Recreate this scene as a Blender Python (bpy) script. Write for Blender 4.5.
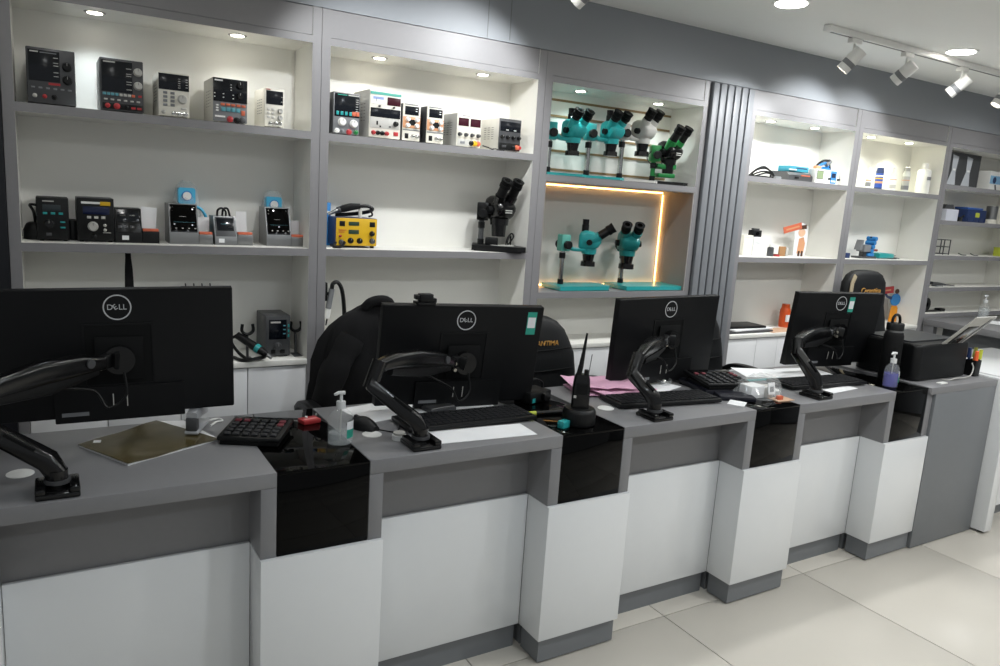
import bpy, bmesh, math, random
from mathutils import Vector, Matrix, Euler, noise
random.seed(7)
for _o in list(bpy.data.objects): bpy.data.objects.remove(_o)
scene = bpy.context.scene
COL = scene.collection
PI = math.pi
def R(d): return math.radians(d)

# ------------------------------------------------------------ camera
YAW, PITCH, ROLL = 0.5471, -0.1797, 0.0655
cF = Vector((math.sin(YAW)*math.cos(PITCH), math.cos(YAW)*math.cos(PITCH), math.sin(PITCH)))
cR = Vector((math.cos(YAW), -math.sin(YAW), 0)); cU = cR.cross(cF)
cR, cU = cR*math.cos(ROLL)+cU*math.sin(ROLL), cU*math.cos(ROLL)-cR*math.sin(ROLL)
cd = bpy.data.cameras.new('camera'); cam = bpy.data.objects.new('camera', cd); COL.objects.link(cam)
cd.sensor_width = 36.0; cd.lens = 751.47/1000*36.0; cd.clip_start = 0.02; cd.clip_end = 60
cam.matrix_world = Matrix(((cR.x, cU.x, -cF.x, -0.9035), (cR.y, cU.y, -cF.y, -1.7332), (cR.z, cU.z, -cF.z, 1.4398), (0, 0, 0, 1)))
scene.camera = cam

# ------------------------------------------------------------ world, exposure
w = bpy.data.worlds.new('world'); scene.world = w; w.use_nodes = True
w.node_tree.nodes['Background'].inputs[0].default_value = (0.93, 0.97, 1.0, 1)
w.node_tree.nodes['Background'].inputs[1].default_value = 0.16
vs = scene.view_settings
vs.view_transform = 'Standard'; vs.look = 'None'; vs.gamma = 1; vs.use_curve_mapping = False
vs.exposure = 0.85

# ------------------------------------------------------------ light levels (the lamps themselves are built with their fixtures)
P_DOWN, P_BAY, P_TRACK, LED_E = 13.0, 1.0, 11.5, 7.0
C_COOL = (0.97, 0.99, 1.0); C_WARM = (1.0, 0.95, 0.82)

# ------------------------------------------------------------ materials
def lin(h):
    h = h.lstrip('#'); o = []
    for i in (0, 2, 4):
        c = int(h[i:i+2], 16)/255; o.append(c/12.92 if c <= .04045 else ((c+.055)/1.055)**2.4)
    return (*o, 1)
MATS = {}
def mat(name, col, rough=.5, metal=0, var=.05, scale=30, bump=0, trans=0, emit=0, spec=.5, coat=0, ior=1.45, alpha=1):
    if name in MATS: return MATS[name]
    m = bpy.data.materials.new(name); m.use_nodes = True; nt = m.node_tree; b = nt.nodes['Principled BSDF']
    c = lin(col) if isinstance(col, str) else (*col, 1)
    b.inputs['Roughness'].default_value = rough; b.inputs['Metallic'].default_value = metal
    b.inputs['Specular IOR Level'].default_value = spec; b.inputs['IOR'].default_value = ior
    b.inputs['Coat Weight'].default_value = coat; b.inputs['Coat Roughness'].default_value = .05
    b.inputs['Transmission Weight'].default_value = trans; b.inputs['Alpha'].default_value = alpha
    tc = nt.nodes.new('ShaderNodeTexCoord'); nz = nt.nodes.new('ShaderNodeTexNoise')
    nz.inputs['Scale'].default_value = scale; nz.inputs['Detail'].default_value = 3
    nt.links.new(tc.outputs['Object'], nz.inputs['Vector'])
    mp = nt.nodes.new('ShaderNodeMapRange'); mp.inputs['To Min'].default_value = 1-var; mp.inputs['To Max'].default_value = 1+var
    nt.links.new(nz.outputs['Fac'], mp.inputs['Value'])
    mx = nt.nodes.new('ShaderNodeMix'); mx.data_type = 'RGBA'; mx.blend_type = 'MULTIPLY'; mx.inputs[0].default_value = 1
    mx.inputs[6].default_value = c; nt.links.new(mp.outputs[0], mx.inputs[7]); nt.links.new(mx.outputs[2], b.inputs['Base Color'])
    if bump:
        bp = nt.nodes.new('ShaderNodeBump'); bp.inputs['Strength'].default_value = bump; bp.inputs['Distance'].default_value = .002
        nt.links.new(nz.outputs['Fac'], bp.inputs['Height']); nt.links.new(bp.outputs[0], b.inputs['Normal'])
    if emit:
        b.inputs['Emission Color'].default_value = c; b.inputs['Emission Strength'].default_value = emit
    MATS[name] = m; return m
tile_m   = mat('floor_tile', '#c8c3b9', .3, var=.03, scale=4, spec=.35)
grout_m  = mat('grout', '#4f4c47', .8)
ceil_m   = mat('ceiling_paint', '#eeefed', .85, var=.01)
wallg_m  = mat('grey_wall_paint', '#8b8f94', .55, var=.02, scale=12)
frame_m  = mat('grey_shelf_laminate', '#868587', .45, var=.03, scale=60)
slat_m   = mat('grey_slat_laminate', '#76797d', .45, var=.03)
int_m    = mat('white_shelf_laminate', '#e9e8e2', .45, var=.01)
taupe_m  = mat('taupe_laminate', '#8d8580', .5, var=.02)
door_m   = mat('white_gloss_door', '#e4e5e6', .2, var=.01)
wht_m    = mat('white_gloss_panel', '#dfe1e2', .16, var=.01, coat=.3)
desk_m   = mat('grey_desk_laminate', '#7c7c7e', .38, var=.03, scale=80)
kick_m   = mat('grey_plinth', '#727578', .45, var=.03)
blk_gl   = mat('black_glass', '#030303', .03, var=.0, spec=.15)
blk      = mat('black_plastic', '#0d0e0f', .42, var=.04, spec=.35)
blk_s    = mat('black_satin_plastic', '#0b0b0c', .2, var=.03, spec=.55)
blk_mat  = mat('black_matte', '#090a0b', .7, var=.05, spec=.25)
mon_m    = mat('monitor_shell', '#0b0c0e', .5, var=.03, scale=200, bump=.05, spec=.3)
dkwall_m = mat('dark_panel', '#14161c', .45, var=.04)
chrome   = mat('chrome', '#c9cac8', .12, 1)
steel    = mat('brushed_steel', '#8a8b8b', .35, .9)
dgrey    = mat('dark_grey_metal', '#4a4b4d', .4, .2)
mgrey    = mat('mid_grey_plastic', '#7a7c7f', .45)
lgrey    = mat('light_grey_plastic', '#b9b8b3', .45)
cream    = mat('cream_plastic', '#d9d6cb', .45)
white    = mat('white_plastic', '#e6e6e3', .4)
paper    = mat('white_paper', '#e6e7e8', .8, var=.02)
pink     = mat('pink_paper', '#d9a9c3', .8, var=.03)
screen   = mat('dark_display', '#10141a', .15)
navy_s   = mat('navy_display', '#1c2340', .15)
lcd_g    = mat('green_lcd', '#8fa07a', .3)
lcd_d    = mat('dim_green_lcd', '#2d4232', .3)
maroon   = mat('maroon_display', '#3c1420', .2)
teal     = mat('teal_paint', '#2a9a9b', .3, var=.03)
teal_l   = mat('pale_teal_paint', '#5aa99c', .35)
green_p  = mat('green_paint', '#1d7a3c', .3)
teal_b   = mat('teal_label', '#2b9a86', .5)
red      = mat('red_plastic', '#b03236', .4)
orange   = mat('orange_plastic', '#cf6a4c', .45)
orng     = mat('orange_print', '#d39a72', .5)
yellow   = mat('yellow_paint', '#d3a91c', .4, var=.04)
lime     = mat('lime_plastic', '#b9c244', .4)
blue     = mat('blue_plastic', '#2f7fc0', .4)
lblue    = mat('light_blue_silicone', '#4bb0d6', .5)
dblue    = mat('dark_blue_plastic', '#22345f', .45)
navy     = mat('navy_plastic', '#0c0d1a', .5)
cyan     = mat('cyan_button', '#5a9aa6', .45)
gold     = mat('gold_thread', '#b98a45', .5)
beige    = mat('beige_leather', '#a79a80', .5)
leather  = mat('black_leather', '#0d0f11', .55, var=.08, scale=90, bump=.25, spec=.35)
cloth    = mat('black_fabric', '#08080a', .95, var=.15, scale=160, bump=.4)
olive    = mat('olive_gloss_card', '#4a4124', .2, var=.06, scale=8)
brown    = mat('brown_card', '#a07850', .7)
groove_m = mat('brown_groove', '#8b7350', .5)
glass    = mat('clear_plastic', '#dfe4e4', .05, var=0, spec=.7, alpha=.13)
film     = mat('clear_film', '#eef2f2', .12, var=0, spec=.8, alpha=.16)
liq      = mat('clear_gel', '#c9d0d2', .05, var=0, alpha=.35)
liq_p    = mat('violet_gel', '#3d3a9c', .08, var=0, alpha=.95)
logo_m   = mat('silver_logo', '#c4c6c8', .4)
lamp_e   = mat('lamp_glow', '#fffaf0', .5, emit=14)
bay_e    = mat('bay_lamp_glow', '#fff6e4', .5, emit=9)
led_e    = mat('warm_led', '#ffc070', .5, emit=LED_E)
copper   = mat('copper_screw', '#b0aca0', .3, .8)

# ------------------------------------------------------------ mesh helpers
def NB(): return bmesh.new()
def _m(verts, M):
    if M is not None:
        for v in verts: v.co = M @ v.co
def box(bm, a, b, m=0, bev=0, fm=None, M=None, seg=2):
    x0, y0, z0 = (min(a[i], b[i]) for i in range(3)); x1, y1, z1 = (max(a[i], b[i]) for i in range(3))
    vs_ = [bm.verts.new(p) for p in ((x0,y0,z0),(x1,y0,z0),(x1,y1,z0),(x0,y1,z0),(x0,y0,z1),(x1,y0,z1),(x1,y1,z1),(x0,y1,z1))]
    fs = []
    for k, q in (('b',(3,2,1,0)),('t',(4,5,6,7)),('f',(0,1,5,4)),('k',(2,3,7,6)),('l',(3,0,4,7)),('r',(1,2,6,5))):
        f = bm.faces.new([vs_[i] for i in q]); f.material_index = (fm or {}).get(k, m); fs.append(f)
    if bev:
        es = list({e for f in fs for e in f.edges})
        r = bmesh.ops.bevel(bm, geom=es, offset=bev, segments=seg, affect='EDGES', profile=.5)
        vv = {v for f in r['faces'] for v in f.verts} | {v for v in vs_ if v.is_valid}
        for f in fs:
            if f.is_valid: vv |= set(f.verts)
        _m(vv, M)
    else: _m(vs_, M)
def loft(bm, rings, m=0, cap=True, close=True):
    L = [[bm.verts.new(p) for p in r] for r in rings]; n = len(L[0])
    for a, b in zip(L, L[1:]):
        for i in range(n if close else n-1):
            j = (i+1) % n
            try: bm.faces.new((a[i], a[j], b[j], b[i])).material_index = m
            except ValueError: pass
    if cap and close:
        for r, s in ((L[0], -1), (L[-1], 1)):
            try: bm.faces.new(r[::s]).material_index = m
            except ValueError: pass
    return [v for r in L for v in r]
def basis(d):
    d = Vector(d).normalized(); u = Vector((0,0,1)) if abs(d.z) < .95 else Vector((1,0,0))
    s = d.cross(u).normalized(); return s, s.cross(d).normalized(), d
def cyl(bm, p0, p1, r0, r1=None, n=16, m=0):
    p0, p1 = Vector(p0), Vector(p1); s, u, d = basis(p1-p0); r1 = r0 if r1 is None else r1
    return loft(bm, [[p+(s*math.cos(t)+u*math.sin(t))*r for t in (2*PI*i/n for i in range(n))] for p, r in ((p0,r0),(p1,r1))], m)
def bar(bm, pts, whs, m=0, n=12, up=(0,0,1), e=.45):
    """rounded-rectangle section swept along pts; whs = (half width, half height) at each point"""
    rings = []
    P = [Vector(p) for p in pts]
    for i, p in enumerate(P):
        d = (P[min(i+1, len(P)-1)]-P[max(i-1, 0)]).normalized(); s = d.cross(Vector(up)).normalized(); u = s.cross(d)
        ring = []
        for k in range(n):
            t = 2*PI*k/n+PI/n; c, q = math.cos(t), math.sin(t)
            ring.append(p+s*whs[i][0]*math.copysign(abs(c)**e, c)+u*whs[i][1]*math.copysign(abs(q)**e, q))
        rings.append(ring)
    return loft(bm, rings, m)
def smooth_path(pts, k=5):
    P = [Vector(p) for p in pts]; P = [P[0]*2-P[1]]+P+[P[-1]*2-P[-2]]; o = []
    for i in range(1, len(P)-2):
        for j in range(k):
            t = j/k; a, b, c, d = P[i-1:i+3]
            o.append(.5*((2*b)+(c-a)*t+(2*a-5*b+4*c-d)*t*t+(3*b-a-3*c+d)*t**3))
    return o+[P[-2]]
def tube(bm, pts, r, n=6, m=0, k=5):
    P = smooth_path(pts, k) if len(pts) > 2 else [Vector(p) for p in pts]; rings = []; ps = None
    for i, p in enumerate(P):
        d = (P[min(i+1, len(P)-1)]-P[max(i-1, 0)]).normalized()
        if ps is None: s = basis(d)[0]
        else:
            s = ps-d*ps.dot(d); s = s.normalized() if s.length > 1e-6 else basis(d)[0]
        ps = s; u = s.cross(d)
        rings.append([p+(s*math.cos(t)+u*math.sin(t))*r for t in (2*PI*q/n for q in range(n))])
    return loft(bm, rings, m)
def lathe(bm, prof, c=(0,0,0), n=20, m=0, M=None, sx=1, sy=1):
    vs_ = loft(bm, [[Vector((r*math.cos(t)*sx+c[0], r*math.sin(t)*sy+c[1], z+c[2])) for t in (2*PI*i/n for i in range(n))] for r, z in prof], m)
    _m(vs_, M); return vs_
def prism(bm, poly, y0, y1, m=0, M=None):
    """xz polygon extruded along y"""
    vs_ = loft(bm, [[Vector((x, y, z)) for x, z in poly] for y in (y0, y1)], m); _m(vs_, M); return vs_
def plate(bm, poly, z0, z1, m=0, M=None):
    vs_ = loft(bm, [[Vector((x, y, z)) for x, y in poly] for z in (z0, z1)], m); _m(vs_, M); return vs_
def rrect(x0, y0, x1, y1, r, n=4):
    o = []
    for cx, cy, a in ((x1-r, y1-r, 0), (x0+r, y1-r, 90), (x0+r, y0+r, 180), (x1-r, y0+r, 270)):
        for i in range(n+1):
            t = R(a+90*i/n); o.append((cx+r*math.cos(t), cy+r*math.sin(t)))
    return o
def ball(bm, c, rx, ry=None, rz=None, m=0, n=12):
    ry = ry or rx; rz = rz or rx
    return lathe(bm, [(max(1e-4, math.cos(R(a))), math.sin(R(a))) for a in range(-90, 91, 15)], n=n, m=m, M=Matrix.Translation(c) @ Matrix.Diagonal((rx, ry, rz, 1)))
def obj(name, bm, mats, parent=None, loc=None, rot=None, label=None, kind=None, ang=38):
    me = bpy.data.meshes.new(name); bmesh.ops.recalc_face_normals(bm, faces=bm.faces); bm.to_mesh(me); bm.free()
    for mm in (mats if isinstance(mats, (list, tuple)) else [mats]): me.materials.append(mm)
    me.polygons.foreach_set('use_smooth', [True]*len(me.polygons)); me.set_sharp_from_angle(angle=R(ang))
    o = bpy.data.objects.new(name, me); COL.objects.link(o)
    if parent: o.parent = parent
    if loc: o.location = loc
    if rot: o.rotation_euler = rot
    if label: o['label'] = label
    if kind: o['kind'] = kind
    return o
def tag(o, label, cat, group=None):
    o['label'] = label; o['category'] = cat
    if group: o['group'] = group
    return o
def thing(name, label, cat, loc=(0,0,0), rz=0, group=None):
    o = bpy.data.objects.new(name, None); COL.objects.link(o); o.empty_display_size = .05
    o.location = loc; o.rotation_euler = (0, 0, rz); return tag(o, label, cat, group)
def bx(name, a, b, m, parent=None, bev=0, **k):
    fm = k.pop('fm', None); M = k.pop('M', None); bm = NB(); box(bm, a, b, 0, bev, fm, M); return obj(name, bm, m, parent, **k)
def cy(name, p0, p1, r0, m, parent=None, r1=None, n=16, **k):
    bm = NB(); cyl(bm, p0, p1, r0, r1, n); return obj(name, bm, m, parent, **k)
def tb(name, pts, r, m, parent=None, n=6, **k):
    bm = NB(); tube(bm, pts, r, n); return obj(name, bm, m, parent, **k)
_tx = {}
def text(name, s, size, m, parent, loc, rot=(R(90), 0, 0), ext=.0004, shear=0, spacing=1):
    key = (s, size, ext, shear, spacing, m.name)
    if key not in _tx:
        cu = bpy.data.curves.new('lettering', 'FONT'); cu.body = s; cu.size = size; cu.extrude = ext; cu.shear = shear
        cu.align_x = 'CENTER'; cu.align_y = 'CENTER'; cu.space_character = spacing
        t = bpy.data.objects.new('lettering', cu); COL.objects.link(t)
        me = bpy.data.meshes.new_from_object(t); me.name = name
        bpy.data.objects.remove(t); bpy.data.curves.remove(cu); me.materials.clear(); me.materials.append(m); _tx[key] = me
    o = bpy.data.objects.new(name, _tx[key]); COL.objects.link(o); o.parent = parent; o.location = loc; o.rotation_euler = rot
    return o
def copy_tree(o, parent=None):
    c = o.copy(); COL.objects.link(c)
    if parent: c.parent = parent
    for ch in list(o.children): copy_tree(ch, c)
    return c

# ============================================================ the room
def struct(o): o['kind'] = 'structure'; return o
YS, YB = .975, 1.19            # front plane of the shelving, inner face of its back panels
ZC = 2.263
floor = struct(bx('floor', (-3.2, -4.0, -.06), (5.4, 1.3, -.004), grout_m))
TS, GX, GY = .763, .943, .043
tile_me = None
for i in range(-5, 6):
    for j in range(-5, 2):
        x0, y0 = GX+i*TS, GY+j*TS
        if x0 < -3.2 or x0+TS > 5.4 or y0+TS > 1.3 or y0 < -4: continue
        if tile_me is None:
            t = bx('tile', (.0018, .0018, -.004), (TS-.0018, TS-.0018, 0), tile_m, floor, bev=.0008); tile_me = t.data
        else:
            t = bpy.data.objects.new('tile', tile_me); COL.objects.link(t); t.parent = floor
        t.location = (x0, y0, 0)
struct(bx('ceiling', (-3.2, -4.0, ZC), (5.4, 1.3, ZC+.06), ceil_m))
struct(bx('wall_back', (-1.005, YS, 2.042), (5.2, 1.26, ZC), wallg_m))
struct(bx('wall_back_lower', (-1.005, 1.205, 0), (5.2, 1.26, 2.042), wallg_m))
struct(bx('wall_left', (-3.2, .965, 0), (-1.006, 1.26, ZC), dkwall_m))
struct(bx('wall_right', (5.075, -4.0, 0), (5.16, 1.2, ZC), wallg_m))

# ============================================================ wall shelving, one unit per bay
T = .027
def bay(label, x0, x1, xl, xr, shelves, cab, doors, back=int_m, side=int_m, dark_top=False, ztop=1.9205):
    s = thing('display_shelf', label, 'shelf', ((xl+xr)/2, YS, 0), 0, 'built-in display shelves along the wall')
    ox = (xl+xr)/2
    P = lambda n, a, b, m, **k: bx(n, (a[0]-ox, a[1]-YS, a[2]), (b[0]-ox, b[1]-YS, b[2]), m, s, **k)
    P('side_panel', (xl+.0008, YS, 0), (x0, 1.2, 2.04), [side, frame_m], fm={'f': 1, 'l': 1})
    P('side_panel', (x1, YS, 0), (xr-.0008, 1.2, 2.04), [side, frame_m], fm={'f': 1, 'r': 1})
    P('back_panel', (x0, YB, 0), (x1, 1.2, ztop), back)
    P('top_panel', (x0, YS, ztop), (x1, 1.2, ztop+.025), [side, frame_m], fm={'f': 1})
    P('header_panel', (x0, YS+.003, ztop+.027), (x1, YS+.02, 2.04), frame_m)
    for z in shelves:
        P('shelf_board', (x0, YS, z-T), (x1, YB, z), [side, frame_m], fm={'f': 1, 't': 1} if dark_top else {'f': 1})
    if cab:
        P('cabinet_top', (x0, YS-.004, cab-.02), (x1, YB, cab), int_m, bev=.001)
        n = len(doors)-1
        for a, b in zip(doors, doors[1:]):
            d = P('cabinet_door', (a+.0015, YS+.002, .08), (b-.0015, YS+.02, cab-.024), door_m, bev=.0012)
        P('plinth', (x0, YS+.03, 0), (x1, YS+.045, .08), kick_m)
    return s
bay('leftmost grey shelf bay holding black bench power supplies and soldering stations', -.973, -.09, -1.005, -.0575, (1.622, 1.208), .797, (-.973, -.754, -.528, -.303, -.09))
bay('grey shelf bay with cream power supplies and the yellow rework station', -.025, .851, -.0575, .8875, (1.622, 1.208), .797, (-.025, .194, .413, .632, .851))
b3 = bay('grey shelf bay of teal microscopes with warm strip lighting', .924, 1.7945, .8875, 1.826, (1.5443, 1.037), .797, (.924, 1.14, 1.36, 1.58, 1.7945), dark_top=True)
bay('narrow grey shelf bay right of the slatted panel with orange paper standee', 2.158, 2.966, 2.126, 3.0015, (1.6235, 1.211), .797, (2.158, 2.377, 2.549, 2.76, 2.966))
bay('grey shelf bay with white spray bottles on its top shelf', 3.037, 3.878, 3.0015, 3.9125, (1.6235, 1.211), .797, (3.037, 3.25, 3.46, 3.67, 3.878))
bay('rightmost grey shelf bay with five boards and the large blue box', 3.9475, 5.03, 3.9125, 5.07, (1.694, 1.471, 1.248, 1.041, .869), None, ())
ox = (.8875+1.826)/2
# slatwall grooves on the upper back, taupe lining and strip light in the lower niche
for z in (1.885, 1.815, 1.735, 1.662, 1.578):
    bx('slatwall_groove', (.926-ox, YB-.004-YS, z-.006), (1.79-ox, YB-YS-.0005, z+.004), groove_m, b3)
zl0, zl1 = 1.038, 1.5443-T-.0005
bx('niche_lining', (1.790-ox, .002, zl0), (1.794-ox, YB-YS-.001, zl1), taupe_m, b3)
bx('niche_lining', (.9245-ox, .002, zl0), (.9285-ox, YB-YS-.001, zl1), taupe_m, b3)
bx('niche_ceiling', (.929-ox, .002, zl1-.003), (1.7895-ox, YB-YS-.001, zl1), taupe_m, b3)
bx('niche_back', (.929-ox, YB-YS-.004, zl0), (1.7895-ox, YB-YS-.001, zl1-.004), mat('niche_back_laminate', '#dad6cf', .5, var=.02), b3)
def led(name, p0, p1, label):
    s = thing(name, label, 'led strip', p0, 0, 'warm strip lights in the microscope niche'); d = Vector(p1)-Vector(p0); n = int(d.length/.0125)
    bm = NB(); bar(bm, [(0,0,0), d], [(.004,.0012)]*2, up=(0,1,0) if abs(d.z) < .1 else (0,1,0)); obj('tape', bm, white, s)
    bm = NB()
    for i in range(n):
        c = d*((i+.5)/n)+Vector((0,-.0025,0)); box(bm, c-Vector((.0035,.0015,.0035)), c+Vector((.0035,.0015,.0035)))
    obj('led_beads', bm, led_e, s, kind='stuff')
led('led_strip', (.94, YB-.008, 1.508), (1.783, YB-.008, 1.508), 'warm strip light along the top of the microscope niche')
led('led_strip', (1.783, YB-.008, 1.50), (1.783, YB-.008, 1.045), 'warm beaded strip light running down the right corner of the microscope niche')
led('led_strip', (.94, YB-.008, 1.044), (1.775, YB-.008, 1.044), 'warm strip light low behind the teal microscope bases')
# vertical slats between bays
sp = thing('slat_panel', 'grey vertical slat panel between the microscope bay and the narrow bay', 'wall panel', (1.976, YS, 0))
bx('backing_board', (1.8265-1.976, .004, 0), (2.1255-1.976, .2, 2.04), mat('dark_groove', '#3a3b3f', .6), sp)
for i in range(6):
    x = 1.835+i*.0485-1.976
    bx('slat', (x, -.016, 0), (x+.0375, .004, 2.036), slat_m, sp, bev=.0015)
# thin seams and nail marks on the header wall
for x, z0, z1 in ((.598, 2.045, 2.2), (.70, 2.05, 2.22)):
    o = bx('wall_seam', (x, YS-.0012, z0), (x+.003, YS+.002, z1), kick_m, bpy.data.objects['wall_back'])

# ============================================================ lamps
def lampdata(kind, name, power, col, **k):
    l = bpy.data.lights.new(name, kind); l.energy = power; l.color = col
    for a, v in k.items(): setattr(l, a, v)
    return l
def downlight(x, y, label, power=P_DOWN, col=C_COOL):
    t = thing('ceiling_downlight', label, 'ceiling light', (x, y, ZC), 0, 'round ceiling downlights')
    bm = NB(); lathe(bm, [(.060, -.0003), (.074, -.0003), (.074, -.002), (.070, -.004), (.060, -.004)], n=32); obj('trim_ring', bm, white, t)
    bm = NB(); lathe(bm, [(.0001, -.002), (.0595, -.002), (.0595, -.007), (.0001, -.008)], n=32); obj('diffuser', bm, lamp_e, t)
    l = lampdata('SPOT', 'downlight_lamp', power, col, spot_size=R(170), spot_blend=.8, shadow_soft_size=.06)
    o = bpy.data.objects.new('downlight_lamp', l); COL.objects.link(o); o.parent = t; o.location = (0, 0, -.02)
for i, (nm, p) in enumerate((('above the leftmost shelf bay', .25), ('above the yellow rework station bay', .8), ('left of the track light', 1), ('beside the track light', 1), ('at the far right end', 1))):
    downlight(1.648+(i-2)*1.233, .415, 'round white ceiling downlight near the shelves, '+nm, P_DOWN*p)
for j, y in enumerate((-.9, -2.3)):  # unseen rows added for general light, cooler towards the left
    for i in range(-2, 3):
        downlight(1.648+i*1.233, y, 'added out-of-view ceiling downlight over the customer side, %s row, place %s' % (('near', 'far')[j], ('one', 'two', 'three', 'four', 'five')[i+2]), P_DOWN*(.5, 1.1, 2.0, 2.0, 2.0)[i+2], (.82, .91, 1) if i < 0 else C_COOL)
def bay_spot(x, y, label, col, power=P_BAY, z=1.9205):
    t = thing('recessed_spotlight', label, 'spotlight', (x, y, z), 0, 'small recessed spotlights in the shelf tops')
    bm = NB(); lathe(bm, [(.022, -.0003), (.031, -.0003), (.031, -.0012), (.029, -.002), (.022, -.002)], n=24); obj('trim_ring', bm, steel, t)
    bm = NB(); lathe(bm, [(.0001, -.001), (.0215, -.001), (.0215, -.0035), (.0001, -.005)], n=24); obj('lens', bm, bay_e, t)
    l = lampdata('SPOT', 'bay_lamp', power, col, spot_size=R(125), spot_blend=.8, shadow_soft_size=.02)
    o = bpy.data.objects.new('bay_lamp', l); COL.objects.link(o); o.parent = t; o.location = (0, 0, -.012)
for x, y, l, c, p in ((-.752, 1.06, 'recessed spotlight above the second black power supply', (.84,.94,1), 2.2), (-.324, 1.06, 'recessed spotlight above the two-tone power supply', (1,1,.95), 1.2),
                   (.191, 1.06, 'recessed spotlight above the tall cream power supply', C_WARM, 1.1), (.637, 1.06, 'recessed spotlight above the twin display supply', C_WARM, 1.1),
                   (1.146, 1.08, 'recessed spotlight above the left teal microscopes', (.75,1,.97), 1.8), (1.613, 1.09, 'recessed spotlight above the grey and green microscopes', (.85,1,1), 1.9),
                   (2.396, 1.08, 'recessed spotlight above the coiled black cable', (.93,1,1), 1.2), (2.744, 1.07, 'recessed spotlight above the small white welding device', (.93,1,1), 1.1),
                   (3.256, 1.07, 'recessed spotlight above the blue and white spray can', (1,1,.80), 2.2), (3.638, 1.07, 'recessed spotlight above the big white jug', (1,1,.80), 2.2)):
    bay_spot(x, y, l, c, P_BAY*p)
def track(x0, x1, y, heads, label):
    t = thing('track_light', label, 'track light', (x0, y, ZC), 0)
    bx('rail', (0, -.017, -.028), (x1-x0, .017, -.0005), white, t, bev=.002)
    bx('rail_slot', (.03, -.005, -.0290), (x1-x0, .005, -.0275), dgrey, t)
    for hx, tx, col, pw in heads:
        h = thing('track_spotlight', 'white cylinder spotlight on the ceiling track, '+tx[1], 'spotlight', (hx, y, ZC-.028), 0, 'white track spotlights')
        bx('adapter', (-.035, -.014, -.022), (.035, .014, -.0012), white, h, bev=.003)
        cy('stem', (0, 0, -.022), (0, 0, -.062), .006, white, h)
        d = Vector(tx[0]).normalized(); c = Vector((0, 0, -.088)); a, b = c-d*.05, c+d*.06
        bm = NB(); s_, u_, _d = basis(d)
        loft(bm, [[p+(s_*math.cos(q)+u_*math.sin(q))*r for q in (2*PI*i/24 for i in range(24))] for p, r in ((a, .0002), (a, .027), (a+d*.003, .029), (b, .029), (b, .026), (b-d*.03, .024))], cap=False); obj('housing', bm, white, h)
        cy('vent_band', c+d*.012, c+d*.034, .0293, mgrey, h, n=24)
        cy('lamp_face', b-d*.029, b-d*.026, .0235, bay_e, h, n=24)
        l = lampdata('SPOT', 'track_lamp', P_TRACK*pw, col, spot_size=R(104), spot_blend=.6, shadow_soft_size=.02)
        o = bpy.data.objects.new('track_lamp', l); COL.objects.link(o); o.parent = h
        o.location = b+d*.01; o.rotation_euler = d.to_track_quat('-Z', 'Y').to_euler()
track(2.03, 5.0, .53, [(2.235, ((-.3, .5, -.7), 'first from the rail end'), C_COOL, 1.0), (2.64, ((-.15, .6, -.55), 'second from the rail end'), C_COOL, .75), (3.12, ((-.25, .6, -.6), 'third from the rail end'), C_COOL, .5), (3.55, ((-.4, .3, -.85), 'cut off by the picture edge'), C_COOL, .4)], 'white ceiling track rail carrying cylinder spotlights at right')
track(-1.2, 1.05, .475, [(.70, ((-.3, .6, -.55), 'peeking in at the top edge'), C_COOL, .9), (-.1, ((.35, .6, -.6), 'above the picture over the middle bay'), C_COOL, .5)], 'white ceiling track rail above the left shelf bays')

# ============================================================ the counter
HT, HW, HB = .75, .53, .0865
R1, PER, WT = -.4497, .8468, .6086
DEPTH = .50
def desk(k, label):
    xr = R1+k*PER; xl = xr-WT; xc = (xl+xr)/2
    t = thing('counter_desk', label, 'desk', (xc, 0, 0), 0, 'grey counter desks in a row'); h = WT/2
    bx('desk_top', (-h, 0, HT-.038), (h, DEPTH, HT), desk_m, t, bev=.0015)
    for s in (-1, 1):
        bx('side_panel', (s*h, .001, HW if True else 0), (s*(h-.038), DEPTH, HT-.0385), desk_m, t, bev=.001)
        bx('lower_side_panel', (s*h, .12, 0), (s*(h-.02), .44, HW-.0005), kick_m, t)
    bx('recess_panel', (-h+.038, .118, HW-.06), (h-.038, .134, HT-.0385), desk_m, t)
    bx('front_panel', (-h+.0395, .105, HB), (h-.0395, .1175, HW), wht_m, t, bev=.0012)
    bx('toe_kick', (-h+.045, .122, 0), (h-.045, .135, HB+.02), kick_m, t)
    bm = NB(); lathe(bm, [(.0001, 0), (.028, 0), (.028, .0015), (.026, .0028), (.0001, .0028)], n=28)
    obj('grommet_cap', bm, white, t, loc=((-.977-(R1-WT/2)) if k == 0 else -.225, .197, HT))
    return t
for k, l in enumerate(('leftmost grey counter desk with the olive folder', 'grey counter desk with keyboard and mouse, second from left', 'grey counter desk with pink papers, third from left', 'grey counter desk with water bottle end, rightmost of the row')): desk(k, l)
def pedestal(k, label):
    xl = R1+k*PER; xr = xl+PER-WT; xc = (xl+xr)/2; h = (xr-xl)/2
    t = thing('counter_pedestal', label, 'pedestal', (xc, 0, 0), 0, 'white pedestals with black glass between desks')
    bx('white_block', (-h-.0395, -.011, HB), (h+.039, .1045, HW), wht_m, t, bev=.0015)
    bx('white_block_rear', (-h+.001, .105, HB), (h-.001, .44, HW), wht_m, t)
    bx('glass_front', (-h+.0015, .0015, HW+.0005), (h-.0015, .008, HT-.0085), blk_gl, t, bev=.0006)
    bx('glass_top', (-h+.0015, .0008, HT-.008), (h-.0015, DEPTH, HT-.001), blk_gl, t, bev=.0006)
    bx('toe_kick', (-h-.029, .001, .006), (h+.033, .10, HB-.0005), kick_m, t)
    for sx in (-1, 1): cy('foot', (sx*(h+.005), .03, 0), (sx*(h+.005), .03, .006), .014, blk, t)
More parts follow.
